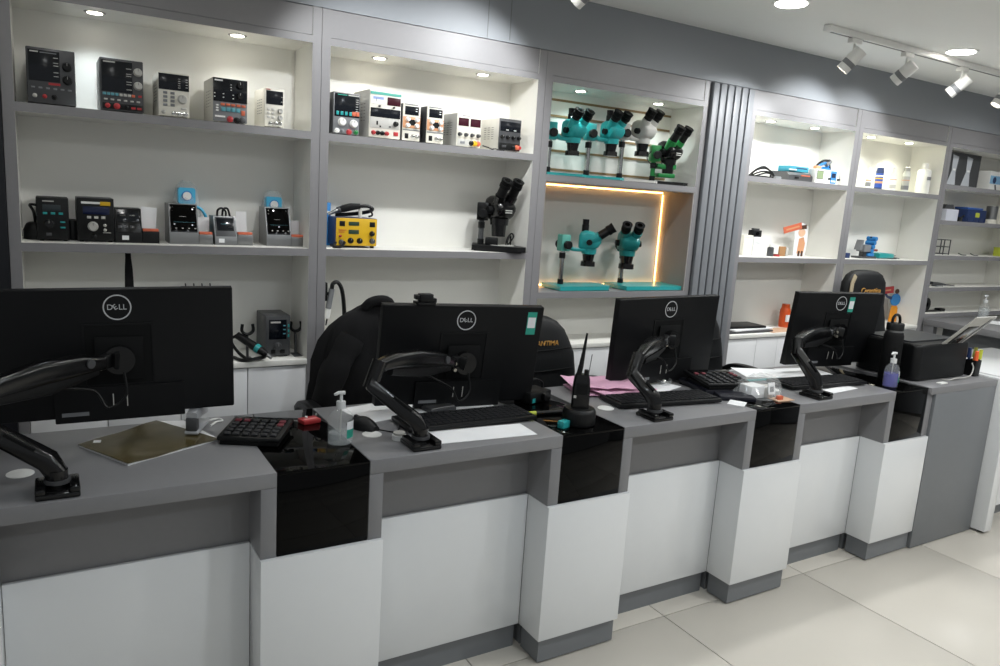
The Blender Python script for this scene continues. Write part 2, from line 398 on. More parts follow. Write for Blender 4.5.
for k, l in ((-1, 'white pedestal cut off at the left picture edge'), (0, 'white pedestal with black glass top under the hand sanitizer and red gadget'), (1, 'white pedestal with black glass top under the two-way radio'), (2, 'white pedestal with black glass top under the clear bag'), (3, 'white pedestal with black glass top beside the printer stand')): pedestal(k, l)
t = thing('printer_stand', 'grey panelled stand under the black printer', 'stand', (2.6, 0, 0))
bx('stand_top', (2.331-2.6, -.012, HT-.03), (2.875-2.6, DEPTH, HT), desk_m, t, bev=.0012)
bx('front_panel', (2.372-2.6, -.012, .004), (2.872-2.6, .02, HT-.0305), kick_m, t, bev=.001)
bx('side_panel', (2.331-2.6, .001, HW-.1), (2.3705-2.6, DEPTH, HT-.0305), desk_m, t, bev=.001)
bx('side_panel', (2.853-2.6, .021, 0), (2.872-2.6, DEPTH, HT-.0305), kick_m, t)
bx('lower_side_panel', (2.372-2.6, .021, 0), (2.39-2.6, DEPTH, HT-.0305), kick_m, t)
t = thing('white_counter', 'white counter end cut off at the right picture edge', 'counter', (3.3, 0, 0))
bx('end_panel', (2.882-3.3, -.072, .012), (2.945-3.3, .56, .755), wht_m, t, bev=.002)
cy('foot', (2.915-3.3, -.04, 0), (2.915-3.3, -.04, .0115), .014, blk, t); cy('foot', (2.915-3.3, .5, 0), (2.915-3.3, .5, .0115), .014, blk, t)
bx('front_panel', (2.9455-3.3, .03, .06), (3.85-3.3, .05, .72), wht_m, t)
bx('counter_top', (2.9455-3.3, .0, .7205), (3.85-3.3, .5, .75), wht_m, t, bev=.001)
bx('toe_kick', (2.9455-3.3, .05, 0), (3.85-3.3, .065, .0595), kick_m, t)
t = thing('return_desk', 'grey desk standing end-on against the rightmost shelf bay', 'desk', (4.25, .5, 0))
bx('desk_top', (-.32, -.3, .80), (.35, .47, .84), desk_m, t, bev=.0015)
bx('leg_panel', (-.315, .40, 0), (-.27, .465, .7995), desk_m, t); bx('leg_panel', (-.315, -.295, 0), (-.27, -.23, .7995), desk_m, t)
bx('recess_panel', (-.20, -.2295, .55), (-.18, .3995, .7995), kick_m, t)
bx('front_panel', (-.255, -.2295, .08), (-.24, .3995, .5495), wht_m, t, bev=.001)
bx('rear_panel', (.32, -.3, 0), (.345, .465, .7995), kick_m, t)

# ============================================================ bench instruments
def device(name, label, cat, x0, x1, yf, z, h, dep, body, face, elems, group=None, rz=0, feet=.004, vents=True, side=None, bev=.003):
    w_ = x1-x0
    t = thing(name, label, cat, (x0+w_/2, yf, z), rz, group); X = lambda u: (u-.5)*w_; Z = lambda v: feet+v*(h-feet)
    hh = h-feet
    bx('body', (-w_/2, .004, feet), (w_/2, dep, h), side or body, t, bev=bev)
    bx('front_panel', (-w_/2+.001, 0, feet+.001), (w_/2-.001, .006, h-.001), face, t, bev=.002)
    if feet:
        for a in (-1, 1):
            for b in (.015, dep-.02): bx('foot', (a*(w_/2-.012)-.006, b, 0), (a*(w_/2-.012)+.006, b+.012, feet+.0005), blk, t)
    if vents:
        bm = NB()
        for i in range(6):
            for j in range(3): box(bm, (-w_/2-.0004, dep*(.25+.17*j), feet+hh*(.35+.07*i)), (-w_/2+.0006, dep*(.25+.17*j)+.018, feet+hh*(.35+.07*i)+.002))
        obj('side_vents', bm, dgrey, t, kind='stuff')
    for e in elems:
        k = e[0]
        if k == 's': bx('display' if len(e) < 7 else e[6], (X(e[1]), -.0014, Z(e[2])), (X(e[3]), .001, Z(e[4])), e[5], t, bev=.0004)
        elif k == 'b': bx('button', (X(e[1])-e[3]/2, -.003, Z(e[2])-e[4]/2), (X(e[1])+e[3]/2, .001, Z(e[2])+e[4]/2), e[5], t, bev=.0008)
        elif k == 'k':
            bm = NB(); lathe(bm, [(e[3]*1.12, 0), (e[3]*1.12, .003), (e[3], .004), (e[3]*.93, .013), (e[3]*.85, .0145), (.0001, .0145)], n=20, M=Matrix.Translation((X(e[1]), .001, Z(e[2]))) @ Matrix.Rotation(R(90), 4, 'X'))
            kn = obj('knob', bm, e[4], t)
            bx('pointer', (X(e[1])-.0006, -.0142, Z(e[2])+e[3]*.2), (X(e[1])+.0006, -.0134, Z(e[2])+e[3]*.85), dgrey if e[4] in (white, lgrey, cream) else lgrey, kn)
        elif k == 'j':
            bm = NB(); lathe(bm, [(e[3]*1.3, 0), (e[3]*1.3, .003), (e[3], .004), (e[3], .012), (e[3]*.6, .0135), (.0001, .0135)], n=12, M=Matrix.Translation((X(e[1]), .001, Z(e[2]))) @ Matrix.Rotation(R(90), 4, 'X')); obj('terminal', bm, e[4], t)
        elif k == 'm': bx('marking', (X(e[1]), -.0019, Z(e[2])), (X(e[3]), .0005, Z(e[4])), e[5], t)
    return t
G1 = 'bench power supplies on the top shelves'
ZS1, ZS2, ZCB = 1.622, 1.208, .797
def seg(u0, u1, vs_, m=lgrey): return [('m', u0, v, u1, v+.012, m) for v in vs_]
psu = 'power supply'
device('bench_power_supply', 'black bench power supply with two black knobs, leftmost on the top shelf', psu, -.940, -.813, 1.0, ZS1, .165, .16, blk, dgrey,
  [('s', .04, .40, .68, .95, screen), ('k', .83, .70, .012, blk), ('k', .83, .46, .012, blk), ('m', .44, .345, .68, .385, red), ('j', .15, .13, .005, lgrey), ('j', .35, .13, .005, red), ('j', .55, .13, .006, blk), ('m', .08, .905, .25, .93, lgrey), ('m', .28, .905, .62, .92, mgrey)]
  + [('b', .12+.15*i, .28, .010, .005, mgrey) for i in range(6)] + seg(.55, .65, (.83, .74, .69, .57, .5)), G1)
device('bench_power_supply', 'black bench power supply with two silver knobs and red terminals', psu, -.747, -.624, 1.0, ZS1, .162, .16, dgrey, dgrey,
  [('s', .04, .36, .74, .95, screen), ('k', .87, .78, .0115, lgrey), ('k', .87, .52, .0115, lgrey), ('s', .04, .03, .97, .145, blk, 'terminal_strip'), ('j', .16, .09, .006, red), ('j', .37, .09, .0075, red), ('j', .6, .09, .005, blk), ('m', .7, .06, .8, .1, red), ('m', .84, .06, .94, .1, red), ('m', .08, .91, .35, .935, lgrey), ('m', .87, .3, .95, .34, red)]
  + [('b', .09+.095*i, .315, .0095, .008, cyan if i < 4 else (orange if i == 7 else lgrey)) for i in range(8)] + [('b', .12+.15*i, .21, .010, .005, lgrey) for i in range(6)] + seg(.6, .72, (.82, .72, .68, .57, .52, .42)), G1)
device('bench_power_supply', 'cream programmable power supply with black display and eight keys', psu, -.582, -.487, 1.0, ZS1, .142, .15, cream, cream,
  [('s', .02, .60, .98, .96, screen), ('k', .76, .41, .0135, lgrey), ('b', .8, .20, .016, .006, lgrey)] + [('b', .22+.23*(i % 2), .53-.09*(i//2), .0125, .008, mgrey) for i in range(8)]
  + [('j', .5+.18*i, .07, .0065, chrome) for i in range(3)] + [('j', .16, .09, .005, lgrey)] + seg(.63, .7, (.86, .81, .76, .71, .66)) + seg(.87, .94, (.86, .8, .74, .68)), G1)
device('bench_power_supply', 'two-tone power supply with orange and blue keys and two black knobs', psu, -.415, -.303, 1.0, ZS1, .146, .17, lgrey, mgrey,
  [('s', .01, .46, .99, .99, screen), ('k', .77, .86, .011, blk_s), ('k', .77, .62, .011, blk_s), ('j', .49, .07, .008, red), ('j', .69, .06, .008, blk), ('j', .85, .07, .008, dgrey), ('m', .05, .92, .28, .955, white), ('m', .06, .1, .35, .14, white), ('b', .87, .24, .012, .016, orange)]
  + [('b', .28+.15*i, .40, .013, .008, orange) for i in range(5)] + [('b', .3+.14*i, .29, .0135, .013, cyan) for i in range(4)] + [('b', .12, .37-.06*i, .008, .005, white) for i in range(3)]
  + [('m', u, v, u+.04, v+.02, white) for u, v in ((.03, .63), (.03, .55), (.28, .63), (.28, .55), (.5, .85), (.5, .79), (.5, .73), (.56, .62), (.56, .54))], G1)
device('bench_power_supply', 'slim cream power supply with small black display, last in the first bay', psu, -.246, -.178, 1.0, ZS1, .133, .15, cream, cream,
  [('s', .08, .58, .92, .93, screen), ('k', .78, .42, .008, lgrey), ('k', .78, .24, .008, lgrey), ('m', .08, .95, .28, .97, red)] + [('b', .2+.22*(i % 2), .45-.1*(i//2), .009, .007, lgrey) for i in range(6)]
  + [('j', .3+.24*i, .08, .006, chrome) for i in range(3)] + seg(.82, .9, (.78, .66)), G1)
device('bench_power_supply', 'grey power supply with teal keys and two white knobs', psu, -.003, .098, 1.0, ZS1, .150, .17, dgrey, mgrey,
  [('s', .05, .42, .97, .97, screen), ('k', .33, .29, .0135, white), ('k', .77, .27, .0135, white), ('j', .15, .07, .007, white), ('j', .33, .07, .006, mgrey), ('j', .6, .06, .008, red), ('j', .86, .07, .007, green_p), ('m', .15, .93, .5, .95, teal_b), ('m', .55, .93, .95, .955, lgrey)]
  + [('b', .16+.16*i, .50, .010, .013, teal) for i in range(4)] + [('b', .77, .51, .014, .015, orange), ('b', .91, .51, .012, .015, orange)] + seg(.83, .93, (.85, .8, .74, .68, .62, .57)), G1)
device('bench_power_supply', 'tall cream power supply with analogue meter and four binding posts', psu, .134, .261, 1.0, ZS1, .176, .17, lgrey, cream,
  [('m', .02, .90, .98, .955, teal_l), ('s', .04, .70, .5, .87, white, 'analogue_meter'), ('s', .55, .70, .97, .87, maroon), ('s', .04, .43, .97, .62, screen), ('s', .03, .20, .97, .42, lgrey, 'control_plate'), ('k', .83, .32, .009, blk), ('m', .1, .80, .44, .86, mat('meter_blue', '#8ea0c8', .4)), ('m', .2, .75, .21, .83, blk), ('b', .85, .11, .018, .014, red)]
  + [('j', .14+.14*i, .10, .0065, (red, blk, blk, red)[i]) for i in range(4)] + [('b', .25, .31, .006, .014, blk), ('b', .35, .24, .006, .006, blk), ('b', .65, .25, .008, .005, dgrey), ('j', .3, .66, .003, dgrey), ('j', .75, .66, .003, dgrey)], G1)
for x0, l in ((.272, 'slim cream power supply with copper panel and four knobs, left of a pair'), (.373, 'slim cream power supply with copper panel and four knobs, right of a pair')):
    device('bench_power_supply', l, psu, x0, x0+.075, 1.01, ZS1, .142, .15, dgrey, cream,
      [('s', .12, .70, .88, .93, screen), ('s', .03, .35, .97, .65, orng, 'control_plate'), ('s', .03, .28, .97, .31, mgrey, 'stripe'), ('s', .15, .06, .35, .2, blk, 'switch'), ('j', .58, .13, .006, chrome), ('j', .82, .13, .006, chrome), ('m', .35, .42, .72, .58, blk)]
      + [('k', u, v, .008, white) for u, v in ((.28, .58), (.78, .58), (.28, .42), (.78, .42))] + [('m', .1, .965, .8, .985, mgrey)] + [('m', .7, .86-.06*i, .8, .88-.06*i, white) for i in range(2)], G1)
device('bench_power_supply', 'cream power supply with twin maroon displays and four dark knobs', psu, .505, .617, 1.01, ZS1, .132, .17, lgrey, cream,
  [('s', .06, .62, .47, .86, maroon), ('s', .54, .62, .95, .86, maroon), ('s', .05, .03, .95, .22, lgrey, 'terminal_plate'), ('b', .25, .12, .02, .01, mgrey), ('j', .6, .12, .008, blk), ('j', .74, .12, .009, yellow), ('j', .88, .12, .008, orange), ('m', .2, .92, .5, .94, mgrey)]
  + [('k', .12+.25*i, .36, .007, dgrey) for i in range(4)], G1)
device('bench_power_supply', 'dark grey power supply with four black knobs, rightmost on its shelf', psu, .694, .800, 1.0, ZS1, .132, .18, mgrey, dgrey,
  [('s', .05, .60, .95, .9, screen), ('m', .3, .63, .42, .66, lgrey), ('m', .65, .63, .77, .66, lgrey), ('s', .04, .02, .96, .24, blk, 'terminal_plate'), ('b', .25, .13, .02, .009, dgrey), ('j', .66, .11, .007, blk), ('j', .82, .12, .008, orange), ('j', .93, .12, .007, red)]
  + [('k', .14+.25*i, .42, .007, blk) for i in range(4)], G1, side=lgrey)
# coiled lead lying between the two right-hand supplies
tb('test_lead', [(.617, .995, ZS1+.014), (.64, .988, ZS1+.008), (.66, .992, ZS1+.0035), (.675, .99, ZS1+.006), (.69, .985, ZS1+.0035), (.715, .983, ZS1+.0035)], .0028, blk)
tag(bpy.data.objects['test_lead'], 'short black test lead between the two right-hand power supplies', 'cable')

# ------------------------------------------------------------ soldering stations on the second shelf
G2 = 'soldering stations on the second shelf of the leftmost bay'
sol = 'soldering station'
device('soldering_station', 'dark soldering station with dim display and teal keys, leftmost', sol, -.932, -.843, 1.05, ZS2, .137, .13, blk, blk,
  [('s', .2, .68, .75, .83, mat('dim_lcd', '#2a3236', .3)), ('k', .38, .38, .013, blk_s), ('s', .28, .1, .45, .17, dgrey, 'socket'), ('m', .2, .9, .55, .925, lgrey)] + [('b', .27+.24*i, .63, .012, .007, teal) for i in range(3)] + [('b', .8, v, .014, .005, teal) for v in (.43, .3)], G2, vents=False)
device('soldering_station', 'black soldering station with yellow sticker and silver knob', sol, -.821, -.714, 1.05, ZS2, .142, .13, dgrey, blk,
  [('s', .16, .62, .87, .8, navy_s), ('k', .42, .34, .014, lgrey), ('m', .12, .86, .62, .91, white), ('s', .62, .83, .9, .92, yellow, 'sticker'), ('j', .74, .37, .004, lgrey), ('j', .74, .26, .004, lgrey), ('m', .68, .19, .9, .205, lgrey), ('j', .45, .1, .006, blk)] + [('b', .32+.19*i, .55, .012, .008, lgrey) for i in range(3)], G2, vents=False)
def wedge(name, label, x0, x1, yf, z, h, body, face, elems, dep=.12, k=.45, cat='controller', group=G2):
    """instrument with a sloping upper face (elements sit on the slope)"""
    w_ = x1-x0; t = thing(name, label, cat, (x0+w_/2, yf, z), 0, group); h0 = h*.28; ys = dep*k
    bm = NB(); prof = [(0, .002), (0, h0), (ys, h), (dep, h), (dep, .002)]
    loft(bm, [[Vector((x, y, zz)) for y, zz in prof] for x in (-w_/2, w_/2)]); obj('body', bm, body, t)
    L = math.hypot(ys, h-h0); ang = math.atan2(h-h0, ys)
    M = Matrix.Translation((-w_/2, 0, h0)) @ Matrix.Rotation(ang, 4, 'X')
    bx('sloped_panel', (.004, .003, -.001), (w_-.004, L-.003, .0014), face, t, M=M, bev=.0004)
    for e in elems:
        bx(e[0], (e[1]*w_, e[2]*L, 0), (e[3]*w_, e[4]*L, .0024 if e[0] != 'button' else .004), e[5], t, M=M, bev=.0003)
    return t, ys
def tool_rest(t, ys, x0, x1, h, m, tray):
    bx('tool_tray', (x0, .0, .002), (x1, .10, h), m, t, bev=.002)
    bx('tray_lip', (x0+.002, .0, h), (x1-.002, .03, h+.008), tray, t, bev=.001)
t, ys = wedge('soldering_station', 'low black soldering station with white card and orange tray edge', -.712, -.632, 1.05, ZS2, .112, blk, blk_s, [('display', .12, .45, .9, .85, screen)] + [('button', .1+.23*i, .2, .26+.23*i, .3, dgrey) for i in range(4)] + [('marking', .2, .68, .42, .74, lgrey), ('marking', .55, .68, .75, .74, lgrey)], k=.25)
tool_rest(t, ys, .0405, .093, .04, blk, orange); bx('price_tag', (-.02, -.0005, .01), (.0, .0005, .024), paper, t)
bx('base_tray', (-.04, -.0, .0), (.0925, .10, .0019), blk, t)
tag(bx('info_card', (-.024, -.002, 0), (.024, .0, .078), paper, loc=(-.609, 1.092, ZS2+.0415), rot=(R(-12), R(4), 0)), 'white folded card standing on the black soldering station tray', 'card')
for x0, l, w2, hh in ((-.547, 'soldering controller with tall glossy black screen, left of a pair', .093, .135), (-.222, 'soldering controller with tall glossy black screen, right of a pair', .088, .138)):
    t, ys = wedge('soldering_station', l, x0, x0+w2, 1.05, ZS2, hh, steel, screen, [('display', .06, .08, .95, .97, blk_gl), ('marking', .15, .36, .9, .375, cyan), ('marking', .35, .55, .6, .57, lgrey), ('marking', .1, .86, .16, .9, white), ('marking', .82, .86, .9, .9, white), ('marking', .1, .74, .15, .77, lgrey)] + [('button', .2+.22*i, .14, .26+.22*i, .17, lgrey) for i in range(4)], k=.3)
    tool_rest(t, ys, w2/2+.0005, w2/2+.047, .035, steel, orange); bx('base_tray', (-w2/2, 0, 0), (w2/2+.047, .10, .0019), steel, t)
    bm = NB(); lathe(bm, [(.0001, 0), (.017, 0), (.017, .03), (.012, .04), (.0001, .04)], n=16, M=Matrix.Translation((w2/2+.024, .075, .0355))); obj('sponge_holder', bm, dgrey, t)
    bx('card', (w2/2+.004, .055, .0355), (w2/2+.044, .057, .092), paper, t)
t, ys = wedge('soldering_station', 'silver soldering station with black carry loop and white card', -.400, -.325, 1.05, ZS2, .098, steel, dgrey, [('display', .12, .3, .88, .9, screen), ('marking', .3, .6, .55, .64, cyan), ('marking', .62, .45, .8, .52, lgrey)], k=.3)
tool_rest(t, ys, .038, .092, .038, steel, orange); bx('base_tray', (-.0375, 0, 0), (.0915, .10, .0019), steel, t); bx('price_tag', (-.025, -.0005, .008), (-.006, .0005, .022), paper, t)
tb('loop_cable', [(-.02, .06, .098), (-.018, .06, .118), (-.005, .058, .126), (.008, .058, .116), (.01, .06, .098)], .004, blk, t)
tb('loop_cable', [(.0, .075, .098), (.004, .075, .122), (.018, .072, .124), (.026, .07, .098)], .004, blk, t)
bx('info_card', (.045, .05, .0465), (.082, .052, .125), paper, t, rot=(R(-8), 0, 0), label='white printed card')
def air_pump(x, y, z, h, label):
    t = thing('suction_pump', label, 'pump', (x, y, z), 0, 'blue pumps in clear bags behind the soldering controllers')
    bm = NB(); prism(bm, rrect(-.028, h-.056, .028, h, .008), -.018, .018); obj('pump_head', bm, lblue, t)
    cy('white_dial', (0, -.0185, h-.028), (0, -.0225, h-.028), .014, white, t, n=24); cy('dial_ring', (0, -.018, h-.028), (0, -.0195, h-.028), .018, blue, t, n=24)
    bm = NB(); lathe(bm, [(.0001, 0), (.03, 0), (.032, .03), (.022, h-.07), (.018, h-.055), (.0001, h-.055)], n=16, sy=.5); obj('pump_body', bm, lblue, t)
    tb('air_hose', [(.02, -.008, h-.06), (.05, -.012, h-.075), (.066, -.008, h-.11), (.06, -.004, h-.15), (.045, 0, .012)], .006, lblue, t)
    bm = NB(); rs = []
    for i, (zz, wd, dp) in enumerate(((0, .036, .026), (h*.5, .045, .026), (h*.8, .04, .024), (h*1.04, .03, .012), (h*1.12, .016, .004))):
        rs.append([Vector((wd*math.cos(a)+.004*math.sin(3*a+i), dp*math.sin(a), zz+.004*math.cos(4*a+i))) for a in (2*PI*q/18 for q in range(18))])
    loft(bm, rs, cap=False); obj('clear_bag', bm, film, t)
air_pump(-.478, 1.155, ZS2, .19, 'light blue suction pump in a clear bag behind the left controller')
air_pump(-.175, 1.155, ZS2, .175, 'light blue suction pump in a clear bag behind the right controller')
# holder and cable at the far left of the shelf
bm = NB(); loft(bm, [[Vector((.035*math.cos(a)*s, .04*math.sin(a)*s, zz)) for a in (2*PI*q/16 for q in range(16))] for zz, s in ((0, 1), (.03, 1.02), (.05, .75), (.055, .5))])
ih = thing('iron_holder', 'black soldering iron holder at the left end of the second shelf', 'holder', (-.935, 1.125, ZS2)); obj('holder_base', bm, blk, ih)
tb('cable', [(0, 0, .05), (-.004, -.05, .09), (-.012, -.055, .112), (.03, -.03, .10), (.06, .02, .06)], .0045, blk, ih)
bm = NB(); loft(bm, [[Vector((.03*math.cos(a)*s, .04*math.sin(a)*s, zz)) for a in (2*PI*q/16 for q in range(16))] for zz, s in ((0, 1), (.04, 1.0), (.062, .8), (.066, .5))])
ih = thing('iron_holder', 'black soldering iron holder between the two black stations', 'holder', (-.832, 1.15, ZS2)); obj('holder_base', bm, blk, ih)
# black strap and hook rail below the second shelf
st = thing('hanging_strap', 'black webbing strap hanging below the soldering stations', 'strap', (-.678, 1.03, 1.181))
bm = NB(); bar(bm, [(0, 0, 0), (0, -.004, -.02), (.001, -.006, -.06), (.002, -.002, -.13), (.003, 0, -.32)], [(.009, .002), (.009, .0025), (.012, .006), (.014, .007), (.014, .006)], up=(0, 1, 0)); obj('strap', bm, cloth, st)
hk = thing('hook_rail', 'small rail with four dark hooks on the back panel behind the left monitor', 'hooks', (-.44, 1.186, 1.04))
bx('rail', (-.055, -.004, -.012), (.055, .003, .004), dgrey, hk)
for i in range(4): tb('hook', [(-.042+.028*i, -.004, 0), (-.042+.028*i, -.018, -.004), (-.042+.028*i, -.026, .008), (-.042+.028*i, -.02, .016)], .0025, dgrey, hk)

# ------------------------------------------------------------ hot air station and tool on the cabinet, first bay
t = device('hot_air_station', 'tall grey hot air station on the cabinet top behind the left monitor', 'rework station', -.229, -.137, 1.03, ZCB, .156, .14, dgrey, dgrey,
  [('s', .14, .42, .84, .9, screen), ('m', .2, .82, .6, .86, lgrey), ('b', .92, .75, .006, .01, teal), ('b', .92, .62, .006, .01, teal), ('b', .92, .5, .006, .01, teal), ('k', .5, .24, .014, dgrey), ('s', .22, .06, .4, .16, blk, 'socket'), ('s', .58, .06, .78, .16, blk, 'socket')] + [('m', .7, .74-.1*i, .8, .77-.1*i, cyan) for i in range(3)], vents=True)
for nm, x, y, lab in (('tool_holder', -.293, 1.02, 'black forked tool holder left of the grey hot air station'), ('tool_holder', -.108, 1.05, 'black forked tool holder right of the grey hot air station')):
    h = thing(nm, lab, 'holder', (x, y, ZCB), 0, 'forked tool holders by the hot air station')
    bx('foot_plate', (-.015, -.03, 0), (.015, .03, .003), dgrey, h); cy('stem', (0, .01, .003), (0, .02, .09), .005, dgrey, h)
    tb('fork', [(-.018, .01, .128), (-.02, .01, .105), (-.008, .012, .092), (.008, .012, .092), (.02, .01, .105), (.018, .01, .128)], .006, blk, h)
hg = thing('hot_air_blower', 'black hot air handle with teal ring lying on the cabinet edge', 'tool', (-.27, .99, ZCB))
a, b = Vector((-.055, .06, .085)), Vector((.045, -.035, .016)); d = (b-a)
cy('grip', a, a+d*.55, .013, blk, hg, r1=.016); cy('teal_ring', a+d*.55, a+d*.66, .0165, teal, hg); cy('barrel', a+d*.66, a+d*.88, .015, blk, hg, r1=.010); cy('nozzle', a+d*.88, b, .007, steel, hg)
tb('cable', [a, a+Vector((-.02, .01, -.02)), (-.06, .02, .03), (-.03, -.01, .008), (.0, .01, .006), (.03, .0, .012), (0, -.02, .012), (-.05, -.01, .006), (-.07, .05, .006)], .006, blk, hg)

# ------------------------------------------------------------ second bay, second shelf: yellow rework station
t = device('rework_station', 'yellow fronted rework station with dark blue case and hot air gun on top', 'rework station', .032, .197, 1.04, ZS2, .114, .13, dblue, yellow,
  [('s', .3, .73, .55, .87, lcd_d), ('s', .3, .43, .55, .58, lcd_d), ('s', .08, .7, .21, .88, blk, 'rocker_switch'), ('s', .81, .7, .94, .88, blk, 'rocker_switch'), ('k', .87, .46, .009, blk), ('k', .35, .19, .010, blk), ('k', .57, .19, .010, blk), ('k', .88, .19, .010, dgrey), ('j', .1, .35, .004, red), ('j', .13, .13, .008, dgrey), ('m', .06, .55, .24, .57, red), ('m', .07, .48, .2, .5, red)], vents=False, feet=.008)
gun = thing('hot_air_gun', 'black hot air gun with steel nozzle resting on the yellow rework station', 'tool', (.06, 1.1, ZS2+.114))
bm = NB(); bar(bm, [(.0, 0, .026), (.02, 0, .032), (.05, 0, .04), (.085, 0, .044)], [(.009, .009), (.014, .014), (.013, .014), (.009, .010)]); obj('grip', bm, blk, gun)
cy('nozzle', (-.04, 0, .008), (.0, 0, .026), .006, steel, gun, r1=.008); cy('collar', (-.004, 0, .0245), (.006, 0, .028), .012, dgrey, gun)
tb('hose', [(.085, 0, .044), (.115, -.005, .046), (.135, -.008, .036), (.12, -.01, .026), (.10, .02, .018), (.05, .03, .010), (.0, .035, .0075)], .0075, blk, gun)
tb('lead', [(.118, -.012, .006), (.132, -.014, .012), (.128, -.014, .024), (.115, -.012, .03)], .004, blk, gun)
cy('cradle', (.088, 0, .0), (.088, 0, .034), .007, cream, gun)
t = thing('blue_box', 'small light blue device with round port behind the yellow station', 'device', (.02, 1.155, ZS2)); bx('body', (-.035, -.02, 0), (.022, .02, .165), blue, t, bev=.003); bx('white_band', (-.036, -.021, .125), (.023, .021, .133), white, t); cy('port', (-.01, -.0205, .148), (-.01, -.023, .148), .009, navy, t)
tb('power_cable', [(.03, 1.03, ZS2+.02), (.015, 1.015, ZS2+.006), (.04, 1.012, ZS2+.0055), (.06, 1.02, ZS2+.02), (.062, 1.036, ZS2+.022)], .005, blk)
tag(bpy.data.objects['power_cable'], 'thick black cable looping at the front of the yellow station', 'cable')
# hot air wand hanging on the left post, lower compartment
t = thing('hot_air_wand', 'grey and white hot air wand hanging beside the black jacket', 'tool', (.018, 1.03, ZCB+.12))
bx('wall_bracket', (-.043, -.012, .09), (-.02, .03, .16), blk, t, bev=.002)
cy('handle', (.0, 0, .135), (-.012, 0, .06), .011, mgrey, t); cy('white_collar', (-.0125, 0, .058), (-.018, 0, .022), .0115, white, t); cy('nozzle', (-.018, 0, .022), (-.022, 0, -.005), .006, chrome, t)
tb('hose', [(.0, 0, .135), (.004, 0, .155), (.022, .0, .16), (.04, 0, .13), (.052, .005, .06), (.06, .01, -.06), (.06, .02, -.115)], .008, blk, t)
bx('bracket_arm', (-.02, -.004, .11), (.0, .006, .122), blk, t)

